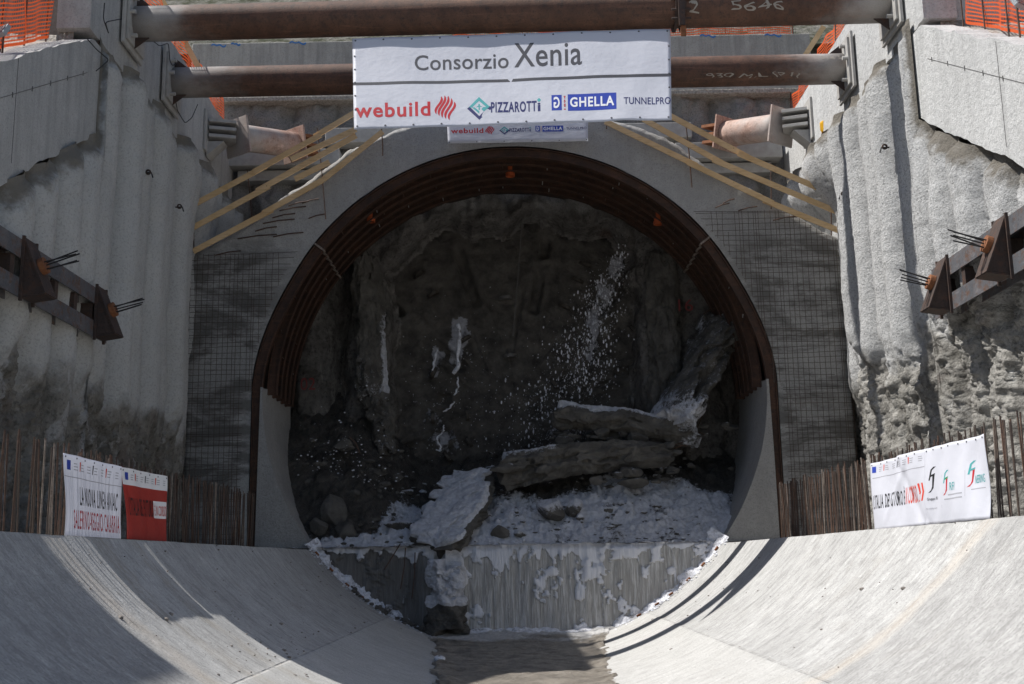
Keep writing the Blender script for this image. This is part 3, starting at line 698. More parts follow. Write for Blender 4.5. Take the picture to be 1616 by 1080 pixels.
# ---------------- steel walers with anchor brackets
def waler(s, yb, label):
    root = thing('steel_waler', label, 'waler', (s*8.5, 15, 7.0))
    yend = 23.25 if s < 0 else 22.2; yst = 17.4 if s < 0 else 8.0
    for z in (7.84, 7.16):
        b = MB(); ym, yl = (yst+yend)/2, yend-yst; b.box((s*8.44, ym, z), (.025, yl, .33)); b.box((s*8.6, ym, z), (.30, yl, .02)); b.box((s*8.75, ym, z), (.025, yl, .33)); b.build('beam', M['wal'], root)
    for y in np.arange(yst+.4, yend, .95): MB().box((s*8.6, y, 7.5), (.26, .16, .36)).build('spacer', M['brk'], root)
    for y in np.arange(yst+.9, yend, 2.6): MB().box((s*8.95, y, 7.5), (.5, .3, .4)).build('packer', M['brk'], root)
    for y in yb:
        tri = [(8.42, 8.04), (8.42, 7.02), (8.02, 7.08)]
        b = MB()
        for dy in (-.21, .21): b.prism(tri, lambda p, k: (s*p[0], y+dy+(k-.5)*.025, p[1]))
        b.bar((s*8.41, y, 8.05), (s*8.0, y, 7.06), .50, .035, (1, 0, .4)); b.bar((s*8.0, y, 7.06), (s*8.4, y, 7.0), .46, .03)
        b.box((s*8.40, y+.26, 7.5), (.05, .05, 1.15)); b.box((s*8.40, y-.26, 7.5), (.05, .05, 1.15))
        bk = b.build('bracket', M['brk'], root)
        c = np.array([s*8.19, y, 7.58]); nrm = np.array([-s*.93, 0, .34]); nrm /= np.linalg.norm(nrm)
        MB().tube([c, c+nrm*.10], .15, 18).build('anchor_head', M['orust'], bk)
        for k, (a, bb) in enumerate(((.06, .07), (-.07, .05), (.05, -.06), (-.05, -.08), (0, .0))):
            o_ = np.array([0, a, bb]); dr = nrm+np.array([0, random.uniform(-.1, .1), random.uniform(-.12, .03)])
            MB().tube([c+o_, c+o_+dr*(.62+.12*random.random())], .013, 6).build('strand', M['strand'], bk)
waler(-1, (19.25, 22.75), 'steel waler with two anchor brackets on the shaded left wall')
waler(1, (18.85, 21.55), 'steel waler with two anchor brackets on the sunlit right wall')

# ---------------- timber railings
def railing(boards, posts, label, xw):
    root = thing('timber_railing', label, 'railing', tuple(at(*boards[0][0], Y=30.8)))
    for k, pts in enumerate(boards):
        b = MB(); P = [at(*p, Y=30.80-.045*(k % 2)) for p in pts]
        for p, q in zip(P[:-1], P[1:]): b.bar(p, q, .16, .035, (0, 1, 0))
        b.build('board', M['wood'], root)
    for p0, p1 in posts:
        a, c = at(*p0, Y=30.86), at(*p1, Y=30.90); MB().tube([a, (a+c)/2+np.array([.012, 0, 0]), c], .017, 6).build('post', M['rebar'], root)
railing([[(299, 327), (420, 262)], [(400, 272), (506, 213)], [(496, 216), (560, 178)], [(300, 362), (425, 294)], [(405, 302), (510, 243), (562, 214)], [(459, 252), (562, 204)], [(305, 397), (430, 331)], [(415, 337), (510, 284), (604, 208)], [(465, 283), (520, 256)]],
        [((304, 316), (306, 399)), ((390, 268), (398, 348)), ((501, 203), (514, 346)), ((602, 204), (604, 246))], 'timber board railing down the left shoulder of the portal', -1)
railing([[(1052, 180), (1180, 248)], [(1165, 242), (1323, 311)], [(1015, 188), (1140, 258)], [(1125, 252), (1327, 337)], [(955, 192), (1100, 262)], [(1085, 256), (1220, 321)], [(1205, 316), (1326, 365)]],
        [((1082, 192), (1092, 296)), ((1216, 258), (1217, 330)), ((1310, 286), (1312, 372)), ((957, 190), (957, 204))], 'timber board railing down the right shoulder of the portal', 1)

# ================================================================== banners
def banner(name, label, cor, wave, nu, nv, m, cat='banner', group=None):
    TL, TR, BR, BL = [np.array(c, float) for c in cor]
    nrm = np.cross(TR-TL, BL-TL); nrm /= -np.linalg.norm(nrm)
    if nrm[1] > .2 or (abs(nrm[1]) < .2 and np.dot(nrm, CAM-TL) < 0): nrm = -nrm
    def f(u, v, off=0.):
        u, v = np.asarray(u, float), np.asarray(v, float); sag = 0
        P = (TL*(1-u)[..., None]+TR*u[..., None])*(v)[..., None]+(BL*(1-u)[..., None]+BR*u[..., None])*(1-v)[..., None]
        return P+nrm*(wave(u, v)+off)[..., None]
    U, W = np.meshgrid(np.linspace(0, 1, nu), np.linspace(0, 1, nv), indexing='ij')
    V = f(U, W).reshape(-1, 3)
    o = mk(name, V, grid(nu, nv), m, smooth=True, label=label, cat=cat, group=group)
    o.modifiers.new('s', 'SOLIDIFY').thickness = .004
    return o, f
def ptext(o, f, body, box, m, bold=0.0, skew=0., off=.007, name='lettering', mirror=False, vert=False):
    u0, v0, u1, v1 = box; V, F = txt(body, bold, .16 if len(body) > 7 and body.isupper() and body != 'TUNNELPRO' and body != 'PIZZAROTT' else 0)
    x, y = V[:, 0].copy(), V[:, 1]
    if mirror: x = 1-x
    if vert: x, y = 1-y, V[:, 0]
    mk(name, f(u0+(u1-u0)*x+skew*(y-.5), v0+(v1-v0)*y, off), F, m, o)
def ppoly(o, f, polys, m, off=.006, name='logo'):
    b = MB()
    for P in polys:
        P = np.array(P); n = len(P); b.add(f(P[:, 0], P[:, 1], off), [tuple(range(n))])
    b.build(name, m, o)
def pstrip(o, f, u0, u1, v0, v1, m, off=.006, n=24, name='stripe', vf=None):
    U, W = np.meshgrid(np.linspace(u0, u1, n), np.array([v0, v1]), indexing='ij'); mk(name, f(U, W, off).reshape(-1, 3), grid(n, 2), m, o)
def eyelets(o, f, us, vs, r=.022):
    for u, v in [(u, v) for u in us for v in vs]:
        p = f(u, v, .006); n = f(u, v, .5)-f(u, v, 0.); MB().tube([p, p+n*.012], r, 8).build('eyelet', M['grey'], o)
def leaf(o, f, cx, cy, w_, h_, m):
    P = []
    for k in range(5):
        t = (k-2)/2.; L = 1-.18*abs(t)**1.5; pts = []; wd = .085
        top, bot = [], []
        for q in np.linspace(-1, 1, 12):
            x = t*.38+q*.10*L+.13*math.sin(q*math.pi*.8); y = q*.48*L-t*.13-.06*t*t
            e = wd*(1-.75*abs(q)**3); top.append((cx+(x-e)*w_, cy+(y)*h_)); bot.append((cx+(x+e)*w_, cy+(y)*h_))
        for i in range(11): P.append([top[i], bot[i], bot[i+1], top[i+1]])
    ppoly(o, f, P, m)
def logos(o, f, R, full=True):
    """the row of company marks; R maps the row's own 0..1 coordinates"""
    b = lambda u0, v0, u1, v1: (*R(u0, v0), *R(u1, v1))
    ptext(o, f, 'webuild', b(.005, .04, .243, .76), M['red'], .022)
    c = R(.290, .50); s0, s1 = R(0, 0), R(.054, 1.12); leaf(o, f, c[0], c[1], s1[0]-s0[0], s1[1]-s0[1], M['red'])
    def d(cx, cy, w_, h_, pts): return [R(cx+x*w_, cy+y*h_) for x, y in pts]
    cx, cy, w_, h_ = .397, .42, .034, .52
    ppoly(o, f, [d(cx, cy, w_, h_, [(-1, 0), (-.66, 0), (0, .62), (0, 1)]), d(cx, cy, w_, h_, [(0, 1), (0, .62), (.66, 0), (1, 0)]), d(cx, cy, w_, h_, [(-.66, 0), (-.42, 0), (0, -.38), (0, -.62)]), d(cx, cy, w_, h_, [(.95, -.02), (.66, 0), (.38, .0), (.2, -.2), (.42, -.42)]), d(cx, cy, w_, h_, [(-.06, -.25), (.06, -.25), (.06, .32), (-.06, .32)]), d(cx, cy, w_, h_, [(-.3, .0), (-.06, .18), (-.06, .05)]), d(cx, cy, w_, h_, [(.3, .0), (.06, .18), (.06, .05)])], M['teal'])
    ppoly(o, f, [d(cx, cy, w_, h_, [(-1.12, -.1), (-.9, .1), (0, -.85), (0, -1.2)]), d(cx, cy, w_, h_, [(0, -1.2), (0, -.85), (.95, .1), (1.25, -.1)])], M['navy'])
    ptext(o, f, 'PIZZAROTT', b(.434, .12, .578, .66), M['navy'], .04); ptext(o, f, 'i', b(.581, .12, .590, .54), M['navy'], .04)
    ppoly(o, f, [d(.5855, .68, .0065, .11, [(-1, 0), (0, -1), (1, 0), (0, 1)])], M['teal'])
    for a_, b_, c_, d_ in ((.625, .657, .12, .90), (.676, .828, .08, .92)):
        p_, q_ = R(a_, c_), R(b_, d_); pstrip(o, f, p_[0], q_[0], p_[1], q_[1], M['blue'], n=30, name='logo')
    ptext(o, f, 'G', b(.6315, .22, .6505, .80), M['wink'], .035, mirror=True, off=.010)
    ptext(o, f, '1894', b(.6635, .14, .6690, .86), M['red'], .02, vert=True)
    ptext(o, f, 'GHELLA', b(.683, .26, .821, .76), M['wink'], .045, off=.010)
    ptext(o, f, 'TUNNELPRO', b(.851, .30, .998, .66), M['navy'], .008)

yb0, yb1 = 24.44, 23.45
TL, TR = at(556, 62, Y=yb0+.05), at(1058, 46, Y=yb0-.2); BR, BL = at(1060, 190, Y=yb1-.2), at(559, 205, Y=yb1+.05)
def wv1(u, v): return .020*np.sin(u*9+1)*(.3+v*(1-v)*2)+.012*np.sin(u*31+v*5)*(v > -1)*.5+.05*np.exp(-((u-.90-.06*(v-.5)*6*.3)/.05)**2)*(1-v)*.5+.012*np.sin(v*7+u*2)
o, f = banner('banner', 'large white consortium banner hung from the nearer pipe strut above the arch', (TL, TR, BR, BL), wv1, 90, 40, M['white'])
ptext(o, f, 'Consorzio', (.196, .62, .492, .79), M['grey'], .008)
ptext(o, f, 'Xenia', (.510, .62, .722, .885), M['grey'], .008)
U = lambda a, b_: pstrip(o, f, a, b_, .468, .500, M['grey'])
U(.0, .488); U(.508, 1.0)
ppoly(o, f, [[f2 for f2 in ((.488, .468), (.497, .468), (.488, .5))]], M['grey']); ppoly(o, f, [[(.5, .468), (.508, .468), (.508, .5), (.505, .5)]], M['grey'])
logos(o, f, lambda a, b_: (a, .105+b_*.215))
eyelets(o, f, np.linspace(.01, .99, 12), (.975, .03)); eyelets(o, f, (.006, .994), (.2, .35, .5, .65, .8))
TL, TR, BR, BL = at(705, 186, Y=30.80), at(928, 182, Y=30.80), at(928, 223, Y=30.74), at(707, 227, Y=30.74)
o, f = banner('banner', 'small white sponsor banner fixed on the crown of the portal under the large one', (TL, TR, BR, BL), lambda u, v: .006*np.sin(u*14), 50, 8, M['white'])
logos(o, f, lambda a, b_: (.02+a*.97, .37+b_*.27))
eyelets(o, f, np.linspace(.01, .99, 6), (.05,), .016)

def side_banner(name, label, cor, wave, m, group=None): return banner(name, label, cor, wave, 60, 24, m, 'banner', group)
def tiny(o, f, u0, v0, u1, v1):
    h = v1-v0
    ppoly(o, f, [[(u0, v0+.1*h), (u0+.055, v0+.1*h), (u0+.055, v1), (u0, v1)]], M['blue'])
    xs = np.linspace(u0+.07, u1, 8)
    for k, x in enumerate(xs[:-1]):
        wd = (xs[1]-xs[0])*.8
        for j in range(3): pstrip(o, f, x+.03, x+wd*(.75+.2*random.random()), v0+h*(.15+.28*j), v0+h*(.24+.28*j), M['lgrey'], n=3, name='small_print')
        if k % 2: ppoly(o, f, [[(x, v0+.1*h), (x+.012, v0+.1*h), (x+.02, v1), (x, v1)]], M['ored' if k % 4 == 1 else 'grey'])
TL, TR, BR, BL = at(101, 715, X=-5.72), at(190, 737, X=-5.72), at(190, 856, X=-5.66), at(101, 848, X=-5.66)
wvs = lambda u, v: .012*np.sin(u*7+.5)*(.4+.6*v)+.007*np.sin(u*19+v*4)+.012*np.sin(v*5+u*3)
o, f = side_banner('banner', 'white left side banner with black and red lettering on the rebar row', (TL, TR, BR, BL), wvs, M['white'])
tiny(o, f, .05, .80, .96, .93); pstrip(o, f, .0, 1., .725, .735, M['lgrey'])
ptext(o, f, 'LA NUOVA LINEA AV/AC', (.24, .40, .93, .63), M['k'], .006); ptext(o, f, 'SALERNO-REGGIO CALABRIA', (.13, .11, .97, .34), M['red'], .006)
eyelets(o, f, np.linspace(.03, .97, 7), (.965,), .012)
TL, TR, BR, BL = at(192, 737, X=-5.72), at(262, 752, X=-5.72), at(262, 859, X=-5.64), at(200, 858, X=-5.64)
o, f = side_banner('banner', 'red left side banner with a white top strip beside the white one', (TL, TR, BR, BL), wvs, M['redcl'])
U_, W_ = np.meshgrid(np.linspace(0, 1, 40), np.linspace(.775, .999, 6), indexing='ij'); mk('white_strip', f(U_, W_, .005).reshape(-1, 3), grid(40, 6), M['wink'], o)
tiny(lambda: 0 if 0 else o, f, 0, 0, 0, 0) if False else tiny(o, lambda u, v, k=0.: f(u, v, k+.004), .06, .83, .97, .94)
ptext(o, f, "L'ITALIA DEL FUTURO", (.09, .37, .68, .62), M['k'], .006)
pstrip(o, f, .69, .985, .365, .61, M['wink'], n=20, name='white_panel'); ptext(o, f, 'È IN CORSO', (.71, .40, .97, .585), M['ored'], .006, off=.012)
eyelets(o, f, np.linspace(.03, .97, 6), (.965,), .012)
wvr = lambda u, v: .016*np.sin(u*9+2.2*v)*(.5+.5*v)+.010*np.sin(u*23-v*5)+.014*np.sin(v*4+u*5)+.03*np.exp(-((u-.5*v-.2)/.05)**2)*np.sin(v*3)-.025*np.exp(-((u+.5*v-.95)/.06)**2)
TL, TR, BR, BL = at(1375, 732, X=5.74), at(1462, 708, X=5.74), at(1464, 828, X=5.68), at(1381, 838, X=5.68)
o, f = side_banner('banner', 'white right side banner with black and orange slogan on the rebar row', (TL, TR, BR, BL), wvr, M['white'])
tiny(o, f, .03, .84, .97, .94); pstrip(o, f, .03, .97, .765, .775, M['lgrey'])
ptext(o, f, "L'ITALIA DEL FUTURO È", (.03, .31, .60, .565), M['k'], .008); ptext(o, f, 'IN CORSO', (.62, .31, .83, .545), M['ored'], .008)
for q in (.845, .91): ppoly(o, f, [[(q, .32), (q+.03, .32), (q+.06, .44), (q+.03, .44)], [(q+.03, .44), (q+.06, .44), (q+.03, .56), (q, .56)]], M['ored'])
eyelets(o, f, np.linspace(.03, .97, 8), (.965,), .012)
TL, TR, BR, BL = at(1459, 709, X=5.71), at(1556, 685, X=5.71), at(1561, 819, X=5.66), at(1460, 829, X=5.66)
o, f = side_banner('banner', 'white right side banner with three railway group marks, nearest the camera', (TL, TR, BR, BL), lambda u, v: wvr(u+.9, v), M['white'])
def fs(cx, cy, w_, h_, m1, m2, m3):
    a = lambda P: [(cx+x*w_, cy+y*h_) for x, y in P]
    ppoly(o, f, [a([(-.5, 0), (-.3, 0), (.0, .75), (.5, 1), (.2, 1), (-.2, .8)])], m1); ppoly(o, f, [a([(-.2, .25), (.3, .35), (.38, .5), (-.12, .4)])], m2)
    ppoly(o, f, [a([(.05, .3), (.3, .35), (.1, -.6), (-.25, -.9), (-.6, -.95), (-.2, -.75), (-.05, -.5)])], m3)
fs(.15, .57, .12, .17, M['k'], M['k'], M['k']); ptext(o, f, 'Gruppo FS', (.06, .30, .22, .35), M['grey'], .01); ptext(o, f, 'The mobility leader', (.03, .19, .21, .22), M['lgrey'], 0)
fs(.40, .50, .09, .16, M['teal'], M['green'], M['red']); ptext(o, f, 'RFI', (.45, .40, .52, .50), M['teal'], 0)
pstrip(o, f, .42, .65, .34, .355, M['lgrey']); pstrip(o, f, .36, .65, .29, .305, M['lgrey']); pstrip(o, f, .31, .313, .2, .62, M['lgrey'], n=2); pstrip(o, f, .68, .683, .3, .62, M['lgrey'], n=2)
fs(.76, .56, .10, .16, M['teal'], M['teal'], M['red']); ptext(o, f, 'NEERING', (.80, .44, .95, .54), M['teal'], 0); pstrip(o, f, .75, .95, .37, .38, M['lgrey'])
eyelets(o, f, np.linspace(.03, .97, 8), (.965,), .012)

# ================================================================== starter bars along the channel edges
def bar_row(s, yset, label):
    root = thing('rebar_row', label, 'rebar', (s*5.9, float(np.mean(yset)), 2.75), 'rows of starter bars along the channel')
    proto = None
    for y in yset:
        h = 1.18+.13*random.random(); x = s*(5.88+.07*random.random())
        t = MB().tube([(x, y, 2.7), (x+s*random.uniform(-.05, .05), y+random.uniform(-.07, .07), 2.75+h)], .0115, 6); t.build('bar', M[random.choice(('rebar', 'wire', 'rebar', 'wire', 'rebar', 'wire', 'wire', 'dusty'))], root)
bar_row(-1, np.linspace(9.5, 18.9, 95), 'tall rusty starter bars standing behind the two left banners')
bar_row(-1, np.sort(np.r_[np.linspace(19.1, 26.0, 52), np.linspace(19.15, 26.1, 40)+.02*rng.normal(size=40)]), 'dense rusty starter bars beyond the red banner by the shaded portal leg')
bar_row(1, np.linspace(9.5, 18.6, 95), 'rusty starter bars behind and before the right white banners')
bar_row(1, np.sort(np.r_[np.linspace(18.75, 25.6, 52), np.linspace(18.8, 25.6, 40)+.02*rng.normal(size=40)]), 'dense rusty starter bars beyond the right banners by the portal leg')

# ================================================================== muck, water, foam
nx, ny = 420, 220
xs = np.linspace(-6.9, 7.0, nx); ys = np.linspace(30.86, 36.3, ny); XX, YY = np.meshgrid(xs, ys, indexing='ij')
k = YY-31
base = 2.86+np.clip(k-.1, 0, 9)*.60+sstep(-2.8, -5.2, XX)*np.clip(k-.5, 0, 5)*.42+.15*np.exp(-((XX-3)/1.8)**2)*np.clip(k, 0, 3)
base -= .25*np.exp(-((XX+2.2)/.8)**2)*np.clip(k, 0, 2)
ZZ = base+(.24*fbm(XX*1.1, YY*1.1, 0, 6, 101)+.30*np.abs(fbm(XX*2.2, YY*2.2, 0, 6, 103, .6))+.10*np.abs(fbm(XX*7, YY*7, 0, 3, 104)))*sstep(.0, .5, k)+.04*fbm(XX*6, YY*6, 0, 4, 105)
YY2 = YY-.0+.06*fbm(XX*2, YY, 0, 3, 107)
foam = .25+.55*sstep(3.2, 1.2, k+.7*fbm(XX*.6, YY*.6, 0, 4, 109))
foam += .35*np.exp(-((XX+2.6)/1.0)**2)*sstep(3.0, 1, k)+.30*np.exp(-((XX-3.2)/2.3)**2)*sstep(3.4, 1.6, k)
foam -= .62*sstep(-3.2, -4.1, XX)*sstep(.25, .7, k); foam = np.minimum(foam, .66)+.18*fbm(XX*2.2, YY*2.2, 0, 5, 110)
MX, MY, MZ = xs, ys, ZZ
mk('muck', np.stack([XX, YY2, ZZ], -1).reshape(-1, 3), grid(nx, ny)[:, ::-1], M['muck'], smooth=True, attr={'foam': foam}, kind='structure')
# the sheet of muddy water pouring over the step
nx, nz = 240, 70
xs = np.linspace(-5.55, 5.6, nx); t = np.linspace(0, 1, nz); XX, T = np.meshgrid(xs, t, indexing='ij')
zc = Z0-np.sqrt(np.maximum(6.9**2-(XX-X0)**2, 0)); zb = np.maximum(zc, .5)-.03; ztop = 2.87+.05*fbm(XX*1.5, 0, 0, 4, 121)
ZZ = zb+(ztop-zb)*T
YY = 30.92+.05*fbm(XX*2.6, ZZ*.5, 0, 5, 123)+.03*fbm(XX*9, ZZ*.8, 0, 3, 125)-.10*(1-T)**2+.10*sstep(.92, 1, T)
YY += .18*sstep(-2.4, -2.9, XX)
pt = sstep(.17, .27, fbm(XX*2.9, ZZ*1.9, 0, 5, 141, .6)); YY = YY-.07*pt; foam = .24+.55*sstep(.72, 1, T+.22*fbm(XX*2, ZZ, 0, 4, 127))+.15*sstep(3.2, 4.8, XX)+.2*sstep(.12, 0, T)+.08*sstep(-2.2, 0, XX)*sstep(3.6, 1.8, XX)+.6*pt*sstep(-2.6, -1, XX)+.25*pt+.25*sstep(.1, .5, fbm(XX*5, ZZ*.5, 0, 4, 143))*sstep(-2.6, -1.5, XX)
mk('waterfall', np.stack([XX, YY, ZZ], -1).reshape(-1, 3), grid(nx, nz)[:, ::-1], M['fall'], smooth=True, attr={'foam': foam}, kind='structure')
# the muddy stream in the bottom of the channel
nx, ny = 150, 700
u = np.linspace(-1, 1, nx); ys = np.linspace(8, 31.2, ny); UU, YY = np.meshgrid(u, ys, indexing='ij')
lev = np.interp(YY, [8, 18, 22, 26, 29.5, 30.6, 31.2], [.21, .30, .335, .40, .50, .60, .75])
hw = np.sqrt(np.maximum(6.92**2-(Z0-lev)**2, .1))+.26*fbm(YY*.9, UU*0+np.sign(UU)*3, 0, 4, 131, .5)+.10*fbm(YY*3.1, np.sign(UU)*5, 0, 4, 132)+.16
XX = X0+UU*hw
zc = Z0-np.sqrt(6.92**2-(XX-X0)**2)
edge = sstep(.72, .97, np.abs(UU))
ZZ = lev+.05*fbm(XX*1.3, YY*1.1, 0, 6, 133, .62)+.012*fbm(XX*7, YY*5, 0, 3, 134)+.05*np.abs(fbm(XX*1.4, YY*1.1, 4, 5, 136))+edge*(.12*np.abs(fbm(XX*2.6, YY*2.6, 0, 4, 135))+.03)
ZZ = np.where(np.abs(UU) > .985, zc-.02, np.maximum(ZZ, zc+.012-.05*sstep(.95, 1, np.abs(UU))))
foam = .27+.55*sstep(28.0, 30.9, YY+.9*fbm(XX*.9, YY*.9, 0, 4, 137))+.16*fbm(XX*1.2, YY*.6, 0, 4, 139)
mk('water', np.stack([XX, YY, ZZ], -1).reshape(-1, 3), grid(nx, ny)[:, ::-1], M['stream'], smooth=True, attr={'foam': foam}, kind='structure')
# foam banked along the end of the channel
def foam_obj():
    b = MB(); ic, fc = ico(2)
    def blob(c, r, fl=.6, sd=0):
        d = ic*(1+.45*fbm(ic[:, 0]*1.7+sd, ic[:, 1]*1.7, ic[:, 2]*1.7, 3, sd % 997)[:, None]); b.add(d*np.array([r, r, r*fl])+np.array(c), fc)
    sd = 0
    for s in (-1, 1):                                           # foam and debris banked on the end of the channel
        A = np.radians(np.linspace(17, 53.5, 200)); W = np.linspace(0, 1, 34); AA, WW = np.meshgrid(A, W, indexing='ij')
        wid = (.62 if s < 0 else .50)*(.75+.5*fbm(AA*9, 0, 0, 4, 161+s)); yy = 31.02-WW*wid
        hgt = ((.22 if s < 0 else .46)*(1-WW)**1.4*(.8+.5*fbm(AA*14, 0, 0, 4, 169+s))+.10*fbm(AA*26, yy*4, 0, 5, 163+s)+.05*fbm(AA*70, yy*10, 0, 3, 165+s)-(.03 if s < 0 else .0))*sstep(1, .75, WW)-.05*sstep(.9, 1, WW)
        r = 6.92-hgt; V = np.stack([X0+s*r*np.sin(AA), yy+.0*AA, Z0-r*np.cos(AA)], -1).reshape(-1, 3); F = grid(200, 34)
        b.add(V, F if s > 0 else F[:, ::-1])
    XX, YY = np.meshgrid(np.linspace(-2.7, 3.1, 150), np.linspace(29.9, 31.05, 40), indexing='ij')    # foot of the fall
    lev = np.interp(YY, [29.5, 30.6, 31.2], [.50, .60, .75]); e = sstep(30.0, 30.9, YY)
    ZZ = lev+(.10*fbm(XX*1.6, YY*2, 0, 5, 171)+.07*fbm(XX*5, YY*5, 0, 4, 173)+.02)*e-.09*(1-e)
    b.add(np.stack([XX, YY, ZZ], -1).reshape(-1, 3), grid(150, 40)[:, ::-1])
    for i in range(420):                                        # loose flecks
        sd += 1; s = random.choice((-1, 1)); a_ = math.radians(random.uniform(18, 53)); y = 30.9-random.random()**1.5*1.0; r = 6.91
        blob((X0+s*r*math.sin(a_), y, Z0-r*math.cos(a_)), random.choice((.012, .018, .025, .04)), .5, sd)
    for i in range(150):
        sd += 1; x = random.uniform(-5.1, 5.2); blob((x, 30.95+random.uniform(-.08, .7), 2.88+random.uniform(-.03, .10)), random.choice((.02, .03, .05)), .6, sd)
    for p, r in (((694, 1040), .13), ((683, 1008), .09), ((970, 1003), .1), ((976, 994), .12)):
        q = at(*p, Z=.47); sd += 1; blob(q, r, .55, sd)
    b.build('foam', M['foam'], smooth=True, kind='stuff')
foam_obj()

# cutterhead of the boring machine
def cutterhead():
    root = thing('tunnel_boring_head', 'mud caked boring machine cutterhead showing through the broken headwall', 'cutterhead', (X0, 36.6, Z0))
    yc = 36.5; R0 = 6.55
    nr, na = 130, 420; r = np.linspace(.02, R0, nr); a = np.linspace(0, 2*math.pi, na); RR, AA = np.meshgrid(r, a, indexing='ij')
    XX, ZZ = X0+RR*np.cos(AA), Z0+RR*np.sin(AA)
    ph = (AA/(2*math.pi)*12+.38) % 1; gap = np.minimum(ph, 1-ph)*2*math.pi/12*RR     # distance from the nearest radial joint
    op = sstep(.22, .10, gap)*sstep(2.0, 2.3, RR)*sstep(5.9, 5.6, RR)*sstep(.0, .2, fbm(AA*2, RR*.5, 0, 3, 151))
    Y = yc-.55*np.sqrt(np.clip(1-(RR/R0)**2, 0, 1))+.10*fbm(XX*.9, ZZ*.9, 0, 6, 153)+.20*np.abs(fbm(XX*1.7, ZZ*1.7, 0, 6, 155, .6))+op*.3-.07*sstep(.42, .36, gap)*(1-op)+.10*fbm(XX*.5, ZZ*.5, 2, 4, 157)
    fo = np.full(XX.shape, -.2)
    for pts, rad, am in (([(725, 510), (722, 560)], .46, 1.0), ([(690, 555), (684, 585)], .34, .85), ([(665, 640), (700, 690)], .7, .62), ([(978, 408), (962, 440), (940, 500), (930, 560)], .55, .80), ([(830, 670), (870, 680)], .5, .5)):
        P = np.array([at(*p, Y=35.9)[[0, 2]] for p in pts])
        for i in range(len(P)-1):
            dd = pdist(XX, ZZ, P[i:i+2]); fo = np.maximum(fo, -.2+am*.95*np.exp(-(dd/rad)**2)*(1+.75*fbm(XX*4.5, ZZ*3, 0, 5, 163, .65)))
    fo += .22*sstep(7.6, 5.5, ZZ+fbm(XX, ZZ, 0, 4, 159))
    mk('face_plate', np.stack([XX, Y, ZZ], -1).reshape(-1, 3), grid(nr, na), M['face'], root, smooth=True, attr={'foam': fo})
    for k in range(12):
        an = 2*math.pi*(k+.5-.38)/12; d = np.array([math.cos(an), 0, math.sin(an)])
        for rr in (1.6, 2.7, 3.7, 4.6, 5.4):
            if random.random() < .35: continue
            p = np.array([X0, 0, Z0])+d*(rr+random.uniform(-.2, .2)); p[1] = yc-.55*math.sqrt(1-(rr/R0)**2)-.02
            tt = np.array([-math.sin(an), 0, math.cos(an)])
            b = MB(); b.tube([p-d*.05, p+d*.05], .21, 22); b.build('cutter_disc', M['disc'] if random.random() < .3 else M['cut'], root)
    b = MB(); a = at(826, 330, Y=35.95); c = at(810, 530, Y=35.8); b.tube([a, c], .02, 6); b.build('hose', M['disc'], root)
cutterhead()
MB().box((0, 38.2, 8), (22, .2, 16)).build('ground', M['cutd'], kind='structure')  # near-black upright sheet; the dark behind the cutterhead is in its colour

# broken pile slabs
def slab(name, pts, r, m, label, foam=None, cat='slab', flat=None, n=130, na=96, seed=1, taper=(1, 1), group='broken pile pieces in the tunnel mouth'):
    """a broken length of bored pile along pts; r = radii across and through"""
    P = np.array(pts, float); t = np.linspace(0, 1, n); path = np.stack([np.interp(t, np.linspace(0, 1, len(P)), P[:, i]) for i in range(3)], 1)
    T = path[-1]-path[0]; T /= np.linalg.norm(T); sd = np.cross(T, (0, 0, 1.)); sd /= np.linalg.norm(sd); up = np.cross(sd, T)
    a = np.linspace(0, 2*math.pi, na, endpoint=False); V = []; fo = []
    for i in range(n):
        e = min(t[i], 1-t[i]); end = min(1, (e/.012+.0))**.5 if e < .012 else 1
        k = taper[0]*(1-t[i])+taper[1]*t[i]
        for j, an in enumerate(a):
            c, s_ = math.cos(an), math.sin(an)
            V.append((c, s_, t[i], end*k, an))
    V = np.array(V); c, s_, tt, kk, an = V.T
    kp = 5+seed % 3; ph = 2*math.pi/kp; q = ((an+.7*np.sin(tt*3+seed)+seed) % ph)-ph/2
    nz = .88*np.minimum(math.cos(ph/2)/np.cos(q)*1.12, 1.08)
    nz = nz+.36*fbm(c*1.1, s_*1.1, tt*5, 5, seed)+.22*np.abs(fbm(c*2.4, s_*2.4, tt*9, 5, seed+3))-.26*sstep(.12, .22, fbm(c*1.5, s_*1.5, tt*7, 3, seed+5))
    if flat: 
        s2 = np.where(s_ > flat, flat+(s_-flat)*.15, s_)
    else: s2 = s_
    L = np.linalg.norm(path[-1]-path[0])
    ax = (tt[:, None]*0)+np.stack([np.interp(tt, t, path[:, i]) for i in range(3)], 1)
    endj = ((fbm(c*1.5, s_*1.5, 0, 5, seed+9)*.5+.25*c)*min(r[0], .7))*(np.where(tt < .5, -1, 1))*sstep(.12, 0, np.minimum(tt, 1-tt))
    W = ax+np.outer(c*nz*kk*r[0], sd)+np.outer(s2*nz*kk*r[1], up)+np.outer(endj, T)
    F = [(i*na+j, i*na+(j+1) % na, (i+1)*na+(j+1) % na, (i+1)*na+j) for i in range(n-1) for j in range(na)]+[tuple(range(na))[::-1], tuple(range((n-1)*na, n*na))]
    fv = foam(s_, tt, W) if foam else np.full(len(W), .0)
    W = W+np.stack([fbm(W[:, 0]*5, W[:, 1]*5, W[:, 2]*5, 4, seed+20+i, .6) for i in range(3)], 1)*.05
    o = mk(name, W, F, m, smooth=False, attr={'foam': fv}, label=label, cat=cat, group=group)
    return o
